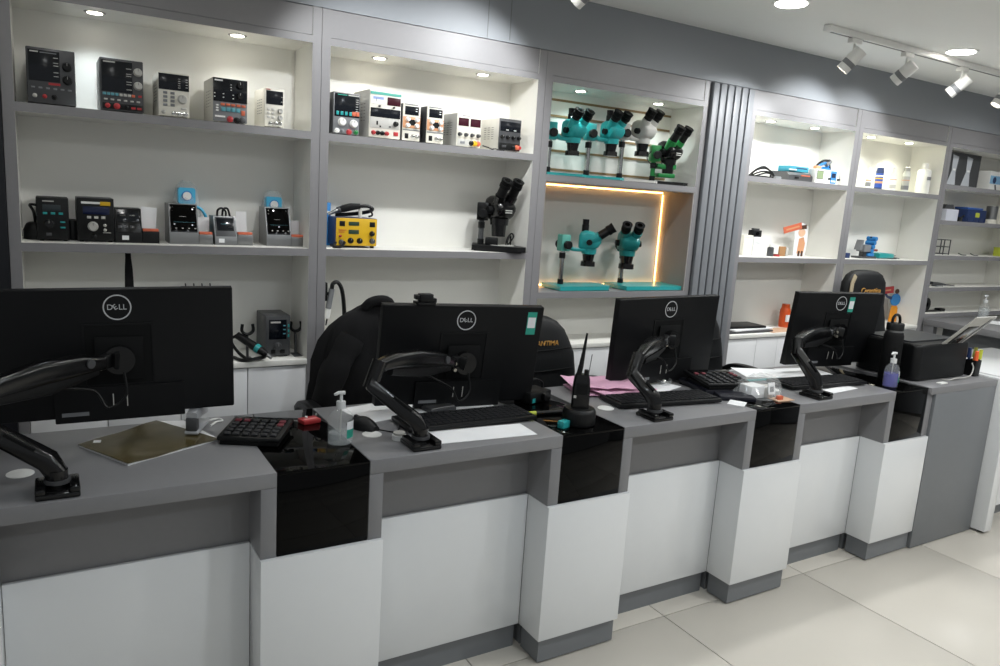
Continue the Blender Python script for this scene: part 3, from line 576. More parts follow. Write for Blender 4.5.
# ============================================================ microscopes
def scope(label, x, y, z, rz, head_m, tube_m, zh, base=None, base_m=None, pil=(-.1, 0), pil_m=chrome, reach=.1, tilt=45, trino=False, block_m=None, ring=True, name='stereo_microscope', hs=1, spread=.03, hd=None, ocl=.07, oz=0):
    """local +X points to the user's side; z = shelf top; zh = height of the head centre above it"""
    t = thing(name, label, 'microscope', (x, y, z), rz, 'stereo microscopes in the shelf bays'); bm_ = base_m or head_m; block_m = block_m or head_m
    if base:
        x0, y0, x1, y1, th = base
        bm = NB(); c = .035; plate(bm, [(x0, y0), (x1-c, y0), (x1, y0+c), (x1, y1-c), (x1-c, y1), (x0, y1)], .003, th); obj('base_plate', bm, bm_, t)
        bx('rubber_pad', (x0+.01, y0+.01, 0), (x1-.02, y1-.01, .0035), blk, t)
        zb = th
    else: zb = 0
    px, py = pil; HR = (0, 0, (R(hd)-rz) if hd is not None else 0)
    lath = [(.0001, zb), (.014, zb), (.014, zb+.022), (.012, zb+.024), (.0001, zb+.024)]
    bm = NB(); lathe(bm, lath, c=(px, py, 0), n=16); obj('pillar_foot', bm, blk, t)
    cy('pillar', (px, py, zb+.02), (px, py, zh+.03), .0115, pil_m, t)
    bm = NB(); lathe(bm, [(.0001, 0), (.0145, 0), (.0145, .026), (.0001, .026)], c=(px, py, zh-.075), n=16); obj('stop_collar', bm, blk, t)
    # focus block and arm to the head
    bx('focus_block', (px-.022, py-.02, zh-.042), (px+.028, py+.02, zh+.034), block_m, t, bev=.005)
    for s in (-1, 1):
        bm = NB(); lathe(bm, [(.0001, .018), (.011, .018), (.011, .024), (.019, .026), (.0195, .042), (.016, .045), (.0001, .045)], n=18, M=Matrix.Translation((px+.004, py, zh-.012)) @ Matrix.Rotation(R(-90*s), 4, 'X')); obj('focus_knob', bm, blk, t)
    bm = NB(); bar(bm, [(px+.025, py, zh-.02), (px+.05, py*.5, zh-.032), (-.028*hs, 0, zh-.034)], [(.016, .013), (.015, .009), (.022, .008)]); obj('arm', bm, head_m, t)
    # head: lower barrel, prism body, zoom knobs
    prof = [(-.040, -.026), (.022, -.026), (.038, -.016), (.050, .004), (.050, .016), (.030, .040), (.01, .049), (-.02, .052), (-.040, .044), (-.046, .03), (-.046, -.018)]
    bm = NB(); rs = []
    for yy, s in ((-.038, .70), (-.036, .84), (-.030, .95), (-.02, 1), (.02, 1), (.030, .95), (.036, .84), (.038, .70)): rs.append([Vector((px_*s*hs, yy*hs, zh+((pz-.008)*s+.008)*hs)) for px_, pz in prof])
    loft(bm, rs); obj('head', bm, head_m, t, rot=HR)
    bm = NB(); lathe(bm, [(.0001, -.024*hs), (.033*hs, -.024*hs), (.031*hs, -.046*hs), (.0001, -.046*hs)], c=(0, 0, zh), n=24); obj('head_skirt', bm, head_m, t)
    bm = NB(); lathe(bm, [(.0001, -.045*hs), (.027*hs, -.045*hs), (.022*hs, -.075*hs), (.03*hs, -.079*hs), (.031*hs, -.098*hs), (.0001, -.098*hs)] if ring else [(.0001, -.045*hs), (.026*hs, -.045*hs), (.023*hs, -.085*hs), (.0001, -.085*hs)], c=(0, 0, zh), n=24); obj('objective_lens', bm, blk_s, t)
    for s in (-1, 1):
        bm = NB(); lathe(bm, [(.0001, .034*hs), (.013*hs, .034*hs), (.012*hs, .052*hs), (.0001, .052*hs)], n=16, M=Matrix.Translation((0.0, 0, zh+.004)) @ Matrix.Rotation(R(-90*s), 4, 'X')); obj('zoom_knob', bm, blk, t, rot=HR)
    d = Vector((math.cos(R(tilt)), 0, math.sin(R(tilt))))
    for s in (-1, 1):
        o = Vector((.016*hs, s*spread*.72, zh+(.026+oz)*hs)); e1 = o+d*.032*hs+Vector((0, s*spread*.28, 0)); e2 = e1+d*ocl; e3 = e2+d*.02
        cy('eyepiece_housing', o-d*.01, e1, .0215*hs, tube_m, t, r1=.0195*hs, n=18, rot=HR)
        cy('eyepiece', e1, e2, .0185*hs**.5, blk, t, r1=.0175*hs**.5, n=18, rot=HR)
        bm = NB(); cyl(bm, e2-d*.014, e2, .0215*hs**.5, .0215*hs**.5, 18); cyl(bm, e2, e3, .0195*hs**.5, .0225*hs**.5, 18); obj('eyecup', bm, blk_mat, t, rot=HR)
        cy('ocular_glass', e3, e3+d*.0004, .012, blk_gl, t, n=18, rot=HR)
    if trino:
        cy('camera_tube', (-.022*hs, 0, zh+.045*hs), (-.022*hs, 0, zh+.075*hs), .0165, blk, t, rot=HR); cy('camera_cap', (-.022*hs, 0, zh+.075*hs), (-.022*hs, 0, zh+.098*hs), .0145, blk_s, t, r1=.0155, rot=HR)
    return t
Z3 = 1.5443
scope('teal stereo microscope at the left end of the upper microscope shelf', 1.122, 1.075, Z3, R(-14), teal, teal, .197, hd=-84, base=(-.132, -.06, .068, .06, .014), base_m=teal, pil=(-.112, 0), tilt=52, trino=True, ocl=.026, hs=1.05)
scope('teal stereo microscope, second on the upper microscope shelf', 1.338, 1.075, Z3, R(-14), teal, teal, .212, hd=-84, base=(-.132, -.06, .068, .06, .014), base_m=teal, pil=(-.112, 0), tilt=52, trino=True, ocl=.026, hs=1.05)
scope('light grey stereo microscope between the teal and green ones', 1.525, 1.075, Z3, R(-14), lgrey, lgrey, .232, hd=-78, base=(-.12, -.06, .085, .06, .014), base_m=lgrey, pil=(-.105, 0), tilt=55, trino=False, ocl=.03, hs=1.1)
t = scope('green and black stereo microscope at the right end of the upper shelf', 1.695, 1.07, Z3, R(-22), blk_s, green_p, .150, hd=-82, base=(-.08, -.06, .10, .06, .016), base_m=blk, pil=(-.075, 0), tilt=55, ring=False, block_m=green_p, pil_m=green_p, ocl=.055, hs=1.15)
bx('stage_arm', (-.06, -.022, .075), (.035, .022, .1), green_p, t, bev=.004); bx('lower_stage', (-.055, -.03, .035), (.03, .03, .055), green_p, t, bev=.004)
for i in range(2): bx('marking', (.058, -.018, .150-.009*i), (.0592, .018, .154-.009*i), lgrey, t, rot=(0, 0, R(-82+22)))
Z3b = 1.037
scope('teal microscope in side view on the lit lower niche shelf', 1.262, 1.075, Z3b, 0, teal, teal, .216, hd=-38, base=(-.2, -.075, .11, .075, .022), base_m=teal, pil=(-.135, .02), tilt=36, trino=True, block_m=teal_l, ocl=.055, hs=1.1, oz=-.012)
scope('teal microscope facing the counter on the lit lower niche shelf', 1.487, 1.065, Z3b, R(-82), mat('dark_teal_paint', '#1f7c7b', .3), mat('dark_teal_paint', '#1f7c7b', .3), .216, hd=-116, pil=(-.06, .035), tilt=50, ocl=.026, hs=1.2)
bp = bpy.data.objects['stereo_microscope.005']
bm = NB(); plate(bm, [(-.10, -.085), (.25, -.085), (.285, -.06), (.285, .0), (.24, .085), (-.10, .085)], .003, .022); o = obj('base_plate', bm, teal, bp); o.rotation_euler = (0, 0, R(82)); o.location = (.0, .05, 0)
for ch in bp.children:
    if ch.name.startswith('pillar_foot'): ch.location.z += .022
t = scope('black stereo microscope on black base in the second bay', .760, 1.065, ZS2, R(-30), blk_s, blk_s, .168, hd=-84, base=(-.11, -.085, .12, .085, .024), base_m=blk, pil=(-.075, 0), tilt=58, ring=False, pil_m=dgrey, ocl=.055, hs=1.25)
bx('light_column', (-.055, -.03, .0241), (.0, .03, .055), blk, t, bev=.004); bx('stage_plate', (-.03, -.04, .0242), (.07, .04, .026), lgrey, t); bx('marking', (.1195, -.02, .010), (.1205, .02, .015), lgrey, t); [bx('marking', (.063, -.018, .172-.009*i), (.0645, .018, .176-.009*i), lgrey, t, rot=(0, 0, R(-84+30))) for i in range(2)]
tb('microscope_cable', [(.80, 1.07, ZS2+.004), (.815, 1.08, ZS2+.05), (.835, 1.08, ZS2+.075), (.84, 1.07, ZS2+.06), (.81, 1.06, ZS2+.03), (.80, 1.05, ZS2+.045), (.825, 1.07, ZS2+.065), (.84, 1.09, ZS2+.02), (.84, 1.1, ZS2+.0035)], .0035, blk)
tag(bpy.data.objects['microscope_cable'], 'bundled black power cable beside the black microscope', 'cable')
tb('ring_light_lead', [(1.545, 1.03, Z3+.15), (1.54, 1.05, Z3+.12), (1.56, 1.04, Z3+.09), (1.61, 1.02, Z3+.075)], .002, blk); tag(bpy.data.objects['ring_light_lead'], 'thin black lead looping down from the grey microscope', 'cable')

# ============================================================ narrow bays at right: small goods
ZR1, ZR2 = 1.6235, 1.211
c = thing('cable_coil', 'coil of black cable at the left of the narrow bay top shelf', 'cable', (2.35, 1.06, ZR1))
for i, (rx, ry, hh, dx) in enumerate(((.085, .05, .05, 0), (.08, .045, .035, .012), (.07, .05, .058, -.008), (.06, .04, .028, .03))):
    tb('loop', [(dx-rx, .01*i, .005), (dx-rx*.75, -ry*.3, hh*.7), (dx, -ry*.4, hh), (dx+rx*.8, -ry*.3, hh*.6), (dx+rx, .0, .006), (dx+rx*.3, ry*.6, .01), (dx-rx*.5, ry*.6, .008)], .0045, blk, c)
bx('connector', (.06, -.05, .002), (.1, -.03, .014), mgrey, c, bev=.003)
t = thing('tool_case', 'dark grey hard case with sloping top on the narrow bay shelf', 'case', (2.585, 1.06, ZR1))
bm = NB(); loft(bm, [[Vector((x, y, z)) for y, z in ((-.05, 0), (-.05, .03), (-.03, .046), (.07, .05), (.07, 0))] for x in (-.08, .13)]); obj('case_body', bm, dgrey, t)
bx('orange_stripe', (.02, -.052, .028), (.09, -.0495, .034), orange, t); bx('latch', (-.03, -.052, .012), (.0, -.0495, .022), blk, t)
t = thing('tool_box', 'flat turquoise box lying on top of the dark grey case', 'box', (2.615, 1.08, ZR1+.0505)); bx('box_body', (-.07, -.04, 0), (.085, .04, .03), mat('turquoise_card', '#3a9cb4', .5), t, bev=.002); bx('white_flap', (-.08, -.045, .006), (-.02, -.0405, .013), white, t); bx('print_band', (-.02, -.0406, .016), (.07, -.0402, .022), dblue, t)
t = thing('meter', 'small white meter with green screen beside the white device', 'meter', (2.745, .99, ZR1)); bx('meter_body', (-.045, 0, 0), (.03, .05, .075), white, t, bev=.004); bx('green_screen', (-.034, -.001, .024), (.014, .001, .064), lcd_g, t); bx('screen_frame', (-.037, -.0004, .021), (.017, .0006, .067), dgrey, t)
t = thing('spot_welder', 'white boxy welding device with blue control plate', 'device', (2.91, 1.03, ZR1)); bx('device_body', (-.125, 0, .003), (.05, .12, .078), white, t, bev=.003); bx('control_plate', (-.03, -.0015, .006), (.02, .001, .074), blue, t)
bx('display', (-.022, -.002, .038), (.012, .0, .062), navy_s, t)
for i in range(3): bx('button', (-.022+.013*i, -.003, .014), (-.013+.013*i, 0, .024), white, t, bev=.0006)
for sx in (-.045, .035): cy('terminal', (sx, 0, .03), (sx, -.012, .03), .006, blk, t)
for sx in (-.1, .03): bx('foot', (sx-.008, .01, 0), (sx+.008, .03, .0035), blk, t)
t = thing('welding_pen_bundle', 'blue and black cable bundle heaped on the white welding device', 'cable', (2.86, 1.07, ZR1+.078))
tb('black_lead', [(-.07, 0, .005), (-.06, -.01, .03), (-.02, -.012, .05), (.03, -.01, .052), (.05, 0, .03), (.06, 0, .006)], .006, blk, t); tb('blue_lead', [(-.05, .01, .007), (-.02, 0, .03), (.02, 0, .04), (.045, .005, .02), (.0, .02, .008)], .008, blue, t)
bx('orange_clip', (-.075, -.015, .0), (-.035, .01, .02), orng, t, bev=.003); bx('blue_block', (-.03, -.012, 0), (.05, .02, .014), blue, t, bev=.003); ball(NB(), (0, 0, 0), .01) if False else None
cy('grip', (.02, 0, .03), (.045, -.005, .052), .014, mgrey, t)
def bottle(name, label, x, y, z, r, h, body, cap, lab=None, lab2=None, neck=.5, cat='bottle', sh=.72):
    t = thing(name, label, cat, (x, y, z), 0, 'bottles on the lit shelf')
    bm = NB(); lathe(bm, [(.0001, 0), (r*.96, 0), (r, .004), (r, h*sh), (r*.9, h*(sh+.05)), (r*neck, h*(sh+.1)), (r*neck, h*.86), (.0001, h*.86)], n=20); obj('bottle_body', bm, body, t)
    bm = NB(); lathe(bm, [(.0001, h*.84), (r*neck*1.12, h*.84), (r*neck*1.08, h*.98), (r*neck*.8, h), (.0001, h)], n=20); obj('cap', bm, cap, t)
    if lab:
        bm = NB(); lathe(bm, [(r*1.004, h*.08), (r*1.008, h*.085), (r*1.008, h*.62), (r*1.004, h*.625)], n=28); obj('label_band', bm, lab, t)
    if lab2:
        for i, (z0, z1, mm) in enumerate(lab2):
            bm = NB(); lathe(bm, [(r*1.009, h*z0), (r*1.014, h*z0), (r*1.014, h*z1), (r*1.009, h*z1)], n=28); obj('label_print', bm, mm, t)
    return t
bottle('dropper_bottle', 'small white dropper bottle, leftmost on the brightest shelf', 3.245, 1.04, ZR1, .015, .12, white, white, None, [(.1, .3, mgrey), (.36, .42, orng)], neck=.3, sh=.5)
bottle('spray_can', 'blue and white spray can on the brightest shelf', 3.345, 1.04, ZR1, .022, .15, dblue, white, mat('can_blue', '#2f4fa0', .4), [(.5, .55, white), (.40, .45, yellow), (.24, .32, orng)], neck=.85, sh=.7, cat='spray can')
bottle('flux_bottle', 'clear bottle with white label right of the blue spray can', 3.485, 1.04, ZR1, .019, .14, mat('frosted_plastic', '#dfe2dc', .3), white, white, [(.46, .49, orng), (.1, .26, lgrey)], neck=.55)
bottle('flux_bottle', 'taller clear bottle with grey label left of the big white jug', 3.615, 1.04, ZR1, .021, .15, mat('frosted_plastic', '#dfe2dc', .3), lgrey, lgrey, [(.46, .49, orng), (.1, .26, mgrey)], neck=.7)
bottle('white_jug', 'big plain white jug at the right end of the brightest shelf', 3.815, 1.05, ZR1, .040, .19, white, white, None, None, neck=.42)
bx('jug_label', (-.022, -.0410, .085), (.012, -.034, .105), mgrey, bpy.data.objects['white_jug'])
# second shelf of the narrow bays
t = thing('product_box', 'low white product box at the left of the standee shelf', 'box', (2.365, 1.12, ZR2)); bx('carton', (-.042, -.02, 0), (.03, .04, .108), cream, t, bev=.001); bx('lid_line', (-.0425, -.0205, .095), (.0305, -.0195, .097), lgrey, t)
t = thing('product_box', 'taller white product box with a small print line', 'box', (2.44, 1.12, ZR2)); bx('carton', (-.036, -.02, 0), (.036, .04, .10), paper, t, bev=.001); bx('print_line', (-.026, -.0206, .066), (.012, -.0198, .070), mgrey, t)
t = thing('black_gadget', 'black gadget standing on the taller white product box', 'device', (2.44, 1.13, ZR2+.1)); bx('gadget_body', (-.034, -.015, 0), (.036, .02, .036), blk, t, bev=.003); bx('gadget_top', (-.018, -.01, .036), (.022, .015, .046), dgrey, t, bev=.002); cy('lens', (0, -.015, .018), (0, -.019, .018), .01, blk_gl, t)
t = thing('small_bottle', 'tiny dark bottle in front of the white product boxes', 'bottle', (2.515, 1.075, ZR2)); bm = NB(); lathe(bm, [(.0001, 0), (.018, 0), (.018, .045), (.01, .052), (.0001, .052)], n=16); obj('bottle_body', bm, dgrey, t); cy('cap', (0, 0, .0515), (0, 0, .068), .012, white, t)
t = thing('red_tin', 'flat little red tin beside the tiny dark bottle', 'tin', (2.565, 1.075, ZR2)); bm = NB(); lathe(bm, [(.0001, 0), (.02, 0), (.02, .008), (.018, .01), (.0001, .01)], n=20); obj('tin_body', bm, red, t); cy('tin_lid', (0, 0, .0098), (0, 0, .0125), .019, mat('dark_red', '#7a2020', .4), t)
t = thing('photo_block', 'small brown wooden card block on the standee shelf', 'block', (2.64, 1.09, ZR2)); bx('block_face', (-.032, 0, 0), (.02, .008, .054), brown, t, bev=.001); bx('clear_stand', (.021, -.004, 0), (.04, .012, .052), lgrey, t, bev=.001)
t = thing('paper_standee', 'paper cutout of a plain orange clad figure under a slanted orange sign', 'standee', (2.80, 1.12, ZR2), R(-12))
bm = NB(); prism(bm, [(-.03, 0), (.05, .005), (.06, .09), (.05, .17), (.02, .19), (-.04, .17), (-.03, .09)], 0, .004); obj('card_outline', bm, paper, t)
bm = NB(); prism(bm, [(-.005, .015), (.04, .02), (.045, .075), (.03, .11), (.0, .10)], -.0012, .0); obj('orange_robe', bm, orng, t)
bm = NB(); prism(bm, [(.014+.024*math.cos(a), .135+.024*math.sin(a)) for a in (2*PI*i/16 for i in range(16))], -.0014, 0); obj('face_disc', bm, mat('peach_print', '#e2b999', .6), t)
bm = NB(); prism(bm, [(-.015, .15), (.045, .158), (.04, .182), (-.012, .172)], -.0016, 0); obj('dark_cap', bm, mat('dark_brown_print', '#4a3020', .6), t)
for sx in (.002, .024): bx('leg_print', (sx, -.0015, .0), (sx+.014, 0, .03), mat('dark_brown_print', '#4a3020', .6), t)
bx('easel_back', (-.01, .004, 0), (.02, .04, .003), paper, t)
bm = NB(); prism(bm, [(-.062, -.018), (.062, -.018), (.062, .018), (-.062, .018)], -.003, .001); o = obj('orange_sign', bm, orange, t, loc=(-.055, 0, .158), rot=(0, R(-16), 0)); bx('sign_print', (-.045, -.0036, -.005), (.045, -.0028, .004), orng, o)
t = thing('bench_vise', 'small blue and grey mechanical vise on the shelf below the white jug', 'vise', (3.39, 1.09, ZR2))
bx('vise_base', (-.09, -.03, .0), (.08, .03, .012), dgrey, t, bev=.002); bx('grey_jaw', (-.05, -.028, .04), (.015, .028, .082), mgrey, t, bev=.003); bx('jaw_neck', (-.035, -.015, .012), (-.005, .015, .04), dgrey, t)
bm = NB(); prism(bm, [(-.085, .05), (-.06, .05), (-.052, .11), (-.066, .11)], -.02, .02); obj('side_fin', bm, mgrey, t)
for i in range(4): cy('blue_roller', (.03+.008*i, -.03, .045+.025*i), (.03+.008*i, .03, .045+.025*i), .013, blue, t)
cy('spindle', (.045, 0, .012), (.055, 0, .125), .006, blk, t); cy('handle', (.04, 0, .127), (.078, 0, .127), .005, blk, t); cy('red_tip', (.06, -.01, .05), (.1, -.012, .05), .007, mat('red_brown', '#8a3a30', .5), t); bx('blue_skid', (.0, -.026, .0125), (.06, .026, .032), blue, t, bev=.003)
t = thing('teal_tool_roll', 'low teal tool pouch with tweezers beside the vise', 'pouch', (3.60, 1.09, ZR2)); bm = NB(); bar(bm, [(-.1, 0, .018), (-.06, 0, .02), (.04, 0, .018), (.065, 0, .014)], [(.03, .016), (.035, .018), (.034, .016), (.02, .011)]); obj('pouch', bm, teal, t); cy('tweezer', (.05, 0, .010), (.14, -.01, .004), .003, steel, t); cy('tweezer', (.05, .01, .012), (.13, .01, .018), .0025, dgrey, t); bx('grey_end', (.04, -.028, 0), (.085, .02, .010), dgrey, t)
tag(bx('blue_cube_box', (-.02, -.02, 0), (.02, .02, .03), dblue, bev=.002, loc=(3.185, 1.08, ZR2)), 'tiny dark blue box at the left of the vise shelf', 'box')
# cabinet top of the narrow bay: papers, boxes, orange bottle
for i, (x0, y0, x1, y1, z0, m, l, rz) in enumerate(((2.19, 1.0, 2.53, 1.17, 0, dgrey, 'dark flat folder at the bottom of the pile on the narrow cabinet', 0), (2.22, 1.01, 2.55, 1.16, .0125, paper, 'white magazine on the dark folder on the narrow cabinet', R(5)), (2.20, 1.03, 2.50, 1.17, .0205, blk, 'black flat case on top of the pile on the narrow cabinet', R(-3)))):
    tag(bx('flat_item', (-(x1-x0)/2, -(y1-y0)/2, 0), ((x1-x0)/2, (y1-y0)/2, .012 if i != 1 else .0075), m, bev=.0015, loc=((x0+x1)/2, (y0+y1)/2, ZCB+z0), rot=(0, 0, rz)), l, 'folder')
tag(bx('leaflet', (-.12, -.05, 0), (.12, .05, .003), mat('tan_print', '#c9a68a', .6), loc=(2.62, 1.04, ZCB), rot=(0, 0, R(6))), 'tan printed leaflet lying beside the dark folder pile', 'leaflet')
t = thing('orange_bottle', 'orange bottle with white label standing on the narrow cabinet', 'bottle', (2.765, 1.12, ZCB)); bm = NB(); lathe(bm, [(.0001, 0), (.028, 0), (.030, .01), (.030, .1), (.024, .115), (.0001, .115)], n=20); obj('bottle_body', bm, mat('orange_gloss', '#c8501e', .35), t); bm = NB(); lathe(bm, [(.0001, .114), (.024, .114), (.022, .135), (.0001, .137)], n=20); obj('cap', bm, mat('orange_gloss', '#c8501e', .35), t); bx('label', (-.022, -.0312, .035), (.008, -.024, .075), paper, t)
t = thing('paper_standee', 'paper cutout of a plain blue topped figure on the cabinet behind the water bottle', 'standee', (3.82, 1.12, ZCB-.0), R(-10))
bm = NB(); prism(bm, [(-.02, 0), (.05, 0), (.045, .09), (.02, .12), (-.01, .10)], -.001, .004); obj('orange_legs', bm, mat('amber_print', '#d98c1e', .6), t)
bm = NB(); prism(bm, [(.015+.042*math.cos(a), .145+.04*math.sin(a)) for a in (2*PI*i/18 for i in range(18))], -.002, .004); obj('blue_body', bm, blue, t)
bm = NB(); bar(bm, [(-.02, 0, .155), (-.06, 0, .165), (-.085, 0, .19)], [(.003, .01), (.003, .007), (.003, .008)], up=(0, 0, 1)); obj('arm_print', bm, dblue, t)
bm = NB(); prism(bm, [(.02+.016*math.cos(a), .2+.016*math.sin(a)) for a in (2*PI*i/14 for i in range(14))], -.002, .003); obj('head_disc', bm, mat('dark_brown_print', '#4a3020', .6), t)
bx('easel_back', (0, .004, 0), (.03, .04, .003), paper, t)
o = bx('red_sign', (-.07, -.003, -.022), (.07, .001, .022), red, t, loc=(-.085, 0, .205), rot=(0, R(-6), 0)); bx('sign_print', (-.045, -.0036, -.005), (.045, -.0028, .004), orng, o)
# rightmost bay
t = thing('print_poster', 'dark glossy picture of two pale glass shapes leaning on the top right shelf', 'picture', (4.262, 1.07, 1.694)); bx('board', (-.21, -.004, 0), (.21, .004, .215), dgrey, t)
for s in (-.11, .06):
    bm = NB(); prism(bm, [(s-.05, .01), (s+.05, .01), (s+.035, .09), (s+.05, .19), (s-.02, .2), (s-.01, .1)], -.0052, -.0042); obj('pale_shape', bm, mat('pale_print', '#b9bdc3', .3), t)
    bx('highlight', (s+.0, -.0062, .10), (s+.03, -.0053, .112), white, t)
t = thing('product_box', 'white box with blue band at the end of the top right shelf', 'box', (4.76, 1.06, 1.694)); bx('carton', (-.15, 0, 0), (.19, .1, .13), white, t, bev=.001); bx('blue_band', (-.145, -.0012, .045), (.19, .0, .1), mat('sky_print', '#86b4d6', .5), t)
cy('round_print', (-.09, -.0018, .07), (-.09, -.0008, .07), .022, dblue, t); cy('round_print', (.04, -.0018, .07), (.04, -.0008, .07), .02, dblue, t); cy('tool_print', (-.06, -.0015, .005), (-.075, -.0015, .04), .005, dgrey, t)
t = thing('product_box', 'pale box with dark lid on the shelf left of the large blue box', 'box', (4.16, 1.03, 1.471)); bx('carton', (-.06, 0, 0), (.08, .1, .075), mat('pale_blue_card', '#c8cbd6', .6), t, bev=.001); bm = NB(); prism(bm, [(-.05, .0755), (.06, .0755), (.045, .105), (-.03, .105)], .02, .09); obj('dark_lid', bm, dgrey, t)
t = thing('black_charger', 'small black charger with cable between the pale box and the blue box', 'charger', (4.295, 1.04, 1.471)); bx('charger_body', (-.02, 0, 0), (.025, .03, .03), blk, t, bev=.003); tb('lead', [(.02, .01, .02), (.03, -.005, .04), (.0, -.01, .035), (-.02, -.01, .004)], .004, blk, t)
t = thing('blue_box', 'large dark blue plastic box with yellow sticker on the right shelf', 'box', (4.49, 1.04, 1.471)); bx('box_body', (-.12, 0, 0), (.12, .1, .085), dblue, t, bev=.006); bx('lid', (-.115, .006, .0852), (.08, .094, .098), mat('mid_blue', '#3a62a8', .4), t, bev=.003); bx('yellow_sticker', (-.02, -.0012, .035), (.03, .001, .065), lime, t)
for i in range(4): bx('rib', (-.11+.07*i, -.003, .004), (-.10+.07*i, .001, .03), dblue, t)
t = thing('solder_tube', 'grey metal cylinder with cream band on the right shelf', 'canister', (4.71, 1.06, 1.471)); bm = NB(); lathe(bm, [(.0001, 0), (.035, 0), (.035, .12), (.0001, .12)], n=24); obj('can', bm, steel, t); bm = NB(); lathe(bm, [(.0352, .0), (.036, 0), (.036, .03), (.0352, .03)], n=24); obj('band', bm, cream, t)
t = thing('white_can', 'white upright carton at the right picture edge on the right shelf', 'carton', (4.82, 1.06, 1.471)); bx('carton', (-.04, -.03, 0), (.04, .03, .12), cream, t, bev=.002); bx('tuck_line', (-.0405, -.0305, .105), (.0405, -.0295, .107), lgrey, t)
t = thing('wire_rack', 'small dark wire frame rack on the third board of the right bay', 'rack', (4.17, 1.06, 1.248))
for x in (-.09, .02, .09): tb('upright', [(x, 0, 0), (x, 0, .1)], .004, dgrey, t); tb('rear_upright', [(x, .06, 0), (x, .06, .1)], .004, dgrey, t)
for z in (.006, .052, .098): tb('cross_wire', [(-.09, 0, z), (.09, 0, z)], .003, dgrey, t); tb('cross_wire', [(-.09, .06, z), (.09, .06, z)], .003, dgrey, t); tb('depth_wire', [(-.09, 0, z), (-.09, .06, z)], .003, dgrey, t); tb('depth_wire', [(.09, 0, z), (.09, .06, z)], .003, dgrey, t)
for x, l in ((4.37, 'short metal tweezers lying right of the wire rack'), (4.52, 'bent metal pick lying further right of the wire rack')): tag(tb('hand_tool', [(x-.03, 1.04, 1.262), (x, 1.03, 1.252), (x+.05, 1.03, 1.2515)], .0035, dgrey), l, 'tool')
t = thing('yellow_box', 'yellow box at the right picture edge on the third board', 'box', (4.955, 1.06, 1.248)); bx('box_body', (-.05, -.03, 0), (.07, .04, .055), lime, t, bev=.002); bx('box_lid', (-.052, -.032, .0552), (.072, .042, .062), lime, t, bev=.001)
t = thing('pliers', 'grey pliers lying on the fourth board of the right bay', 'pliers', (4.2, 1.03, 1.041)); bm = NB(); bar(bm, [(-.14, 0, .022), (-.06, 0, .018), (.02, 0, .012)], [(.012, .010), (.014, .009), (.01, .006)]); obj('handles', bm, dgrey, t); cy('jaw', (.015, 0, .011), (.12, -.01, .004), .007, steel, t, r1=.003); bx('rest', (-.1, -.02, 0), (-.03, .02, .008), mgrey, t)
tag(bx('thin_slate', (-.003, -.05, 0), (.003, .05, .17), blk, bev=.001, loc=(3.968, 1.05, 1.041), rot=(0, R(4), 0)), 'thin black slate leaning on the left post of the right bay', 'panel')
t = thing('tape_dispenser', 'small black tape dispenser with strip on the lowest board of the right bay', 'dispenser', (4.06, 1.05, .869)); bm = NB(); lathe(bm, [(.018, -.015), (.045, -.015), (.045, .015), (.018, .015), (.018, -.015)], n=20, M=Matrix.Translation((0, 0, .05)) @ Matrix.Rotation(R(90), 4, 'X')); obj('reel', bm, blk, t); bx('dispenser_base', (-.05, -.02, 0), (.16, .02, .008), blk, t, bev=.001); bx('cutter', (.16, -.02, 0), (.22, .02, .02), blk, t, bev=.002)

# ============================================================ things on the counter
def sanitizer(label, x, y, z, s, fill, fm, rz=0, lab=True):
    t = thing('sanitizer_bottle', label, 'bottle', (x, y, z), rz, 'pump bottles of hand sanitizer')
    k = lambda pr_: [(r*s*1.12, zz*s) for r, zz in pr_]
    bm = NB(); lathe(bm, k([(.0001, 0), (.030, 0), (.033, .003), (.033, .075), (.030, .09), (.018, .103), (.0125, .107), (.0125, .112), (.0001, .112)]), n=28, sy=.8); obj('bottle_shell', bm, glass, t)
    bm = NB(); lathe(bm, k([(.0001, .002), (.029, .002), (.0315, .005), (.0315, fill), (.0001, fill)]), n=28, sy=.8); obj('gel', bm, fm, t)
    cy('collar', (0, 0, .108*s), (0, 0, .128*s), .0135*s, mat('frosted_white', '#d4d6d6', .35), t, n=20)
    cy('pump_stem', (0, 0, .128*s), (0, 0, .148*s), .0045*s, mat('frosted_white', '#d4d6d6', .35), t); cy('dip_tube', (0, 0, .01*s), (0, 0, .108*s), .0022*s, lgrey, t)
    bm = NB(); bar(bm, [(.010*s, 0, .153*s), (-.008*s, 0, .154*s), (-.021*s, 0, .149*s)], [(.007*s, .005*s), (.006*s, .0045*s), (.0035*s, .003*s)]); obj('pump_nozzle', bm, mat('frosted_white', '#d4d6d6', .35), t)
    if lab:
        for nm, z0, z1, m_ in (('white_label', .048, .072, paper), ('teal_label', .022, .048, teal_b)):
            bm = NB(); rs = [[Vector((.0376*s*math.cos(a), .0376*.8*s*math.sin(a), zz*s)) for a in (R(-75+6*i) for i in range(11))] for zz in (z0, z1)]; loft(bm, rs, close=False); obj(nm, bm, m_, t)
sanitizer('clear hand sanitizer bottle with teal label on the black glass pedestal', -.239, .158, HT-.001, .93, .035, liq)
sanitizer('violet hand sanitizer bottle with teal label beside the black water bottle', 2.16, .075, HT-.001, .95, .062, liq_p)
sanitizer('clear pump bottle on the end-on grey desk at far right', 4.41, .85, .84, 1.05, .075, liq, lab=False)
tag(bx('paper_sheet', (-.09, -.07, 0), (.09, .07, .004), paper, loc=(4.36, .70, .8402), rot=(0, 0, R(20))), 'white papers in front of the pump bottle on the far desk', 'paper')

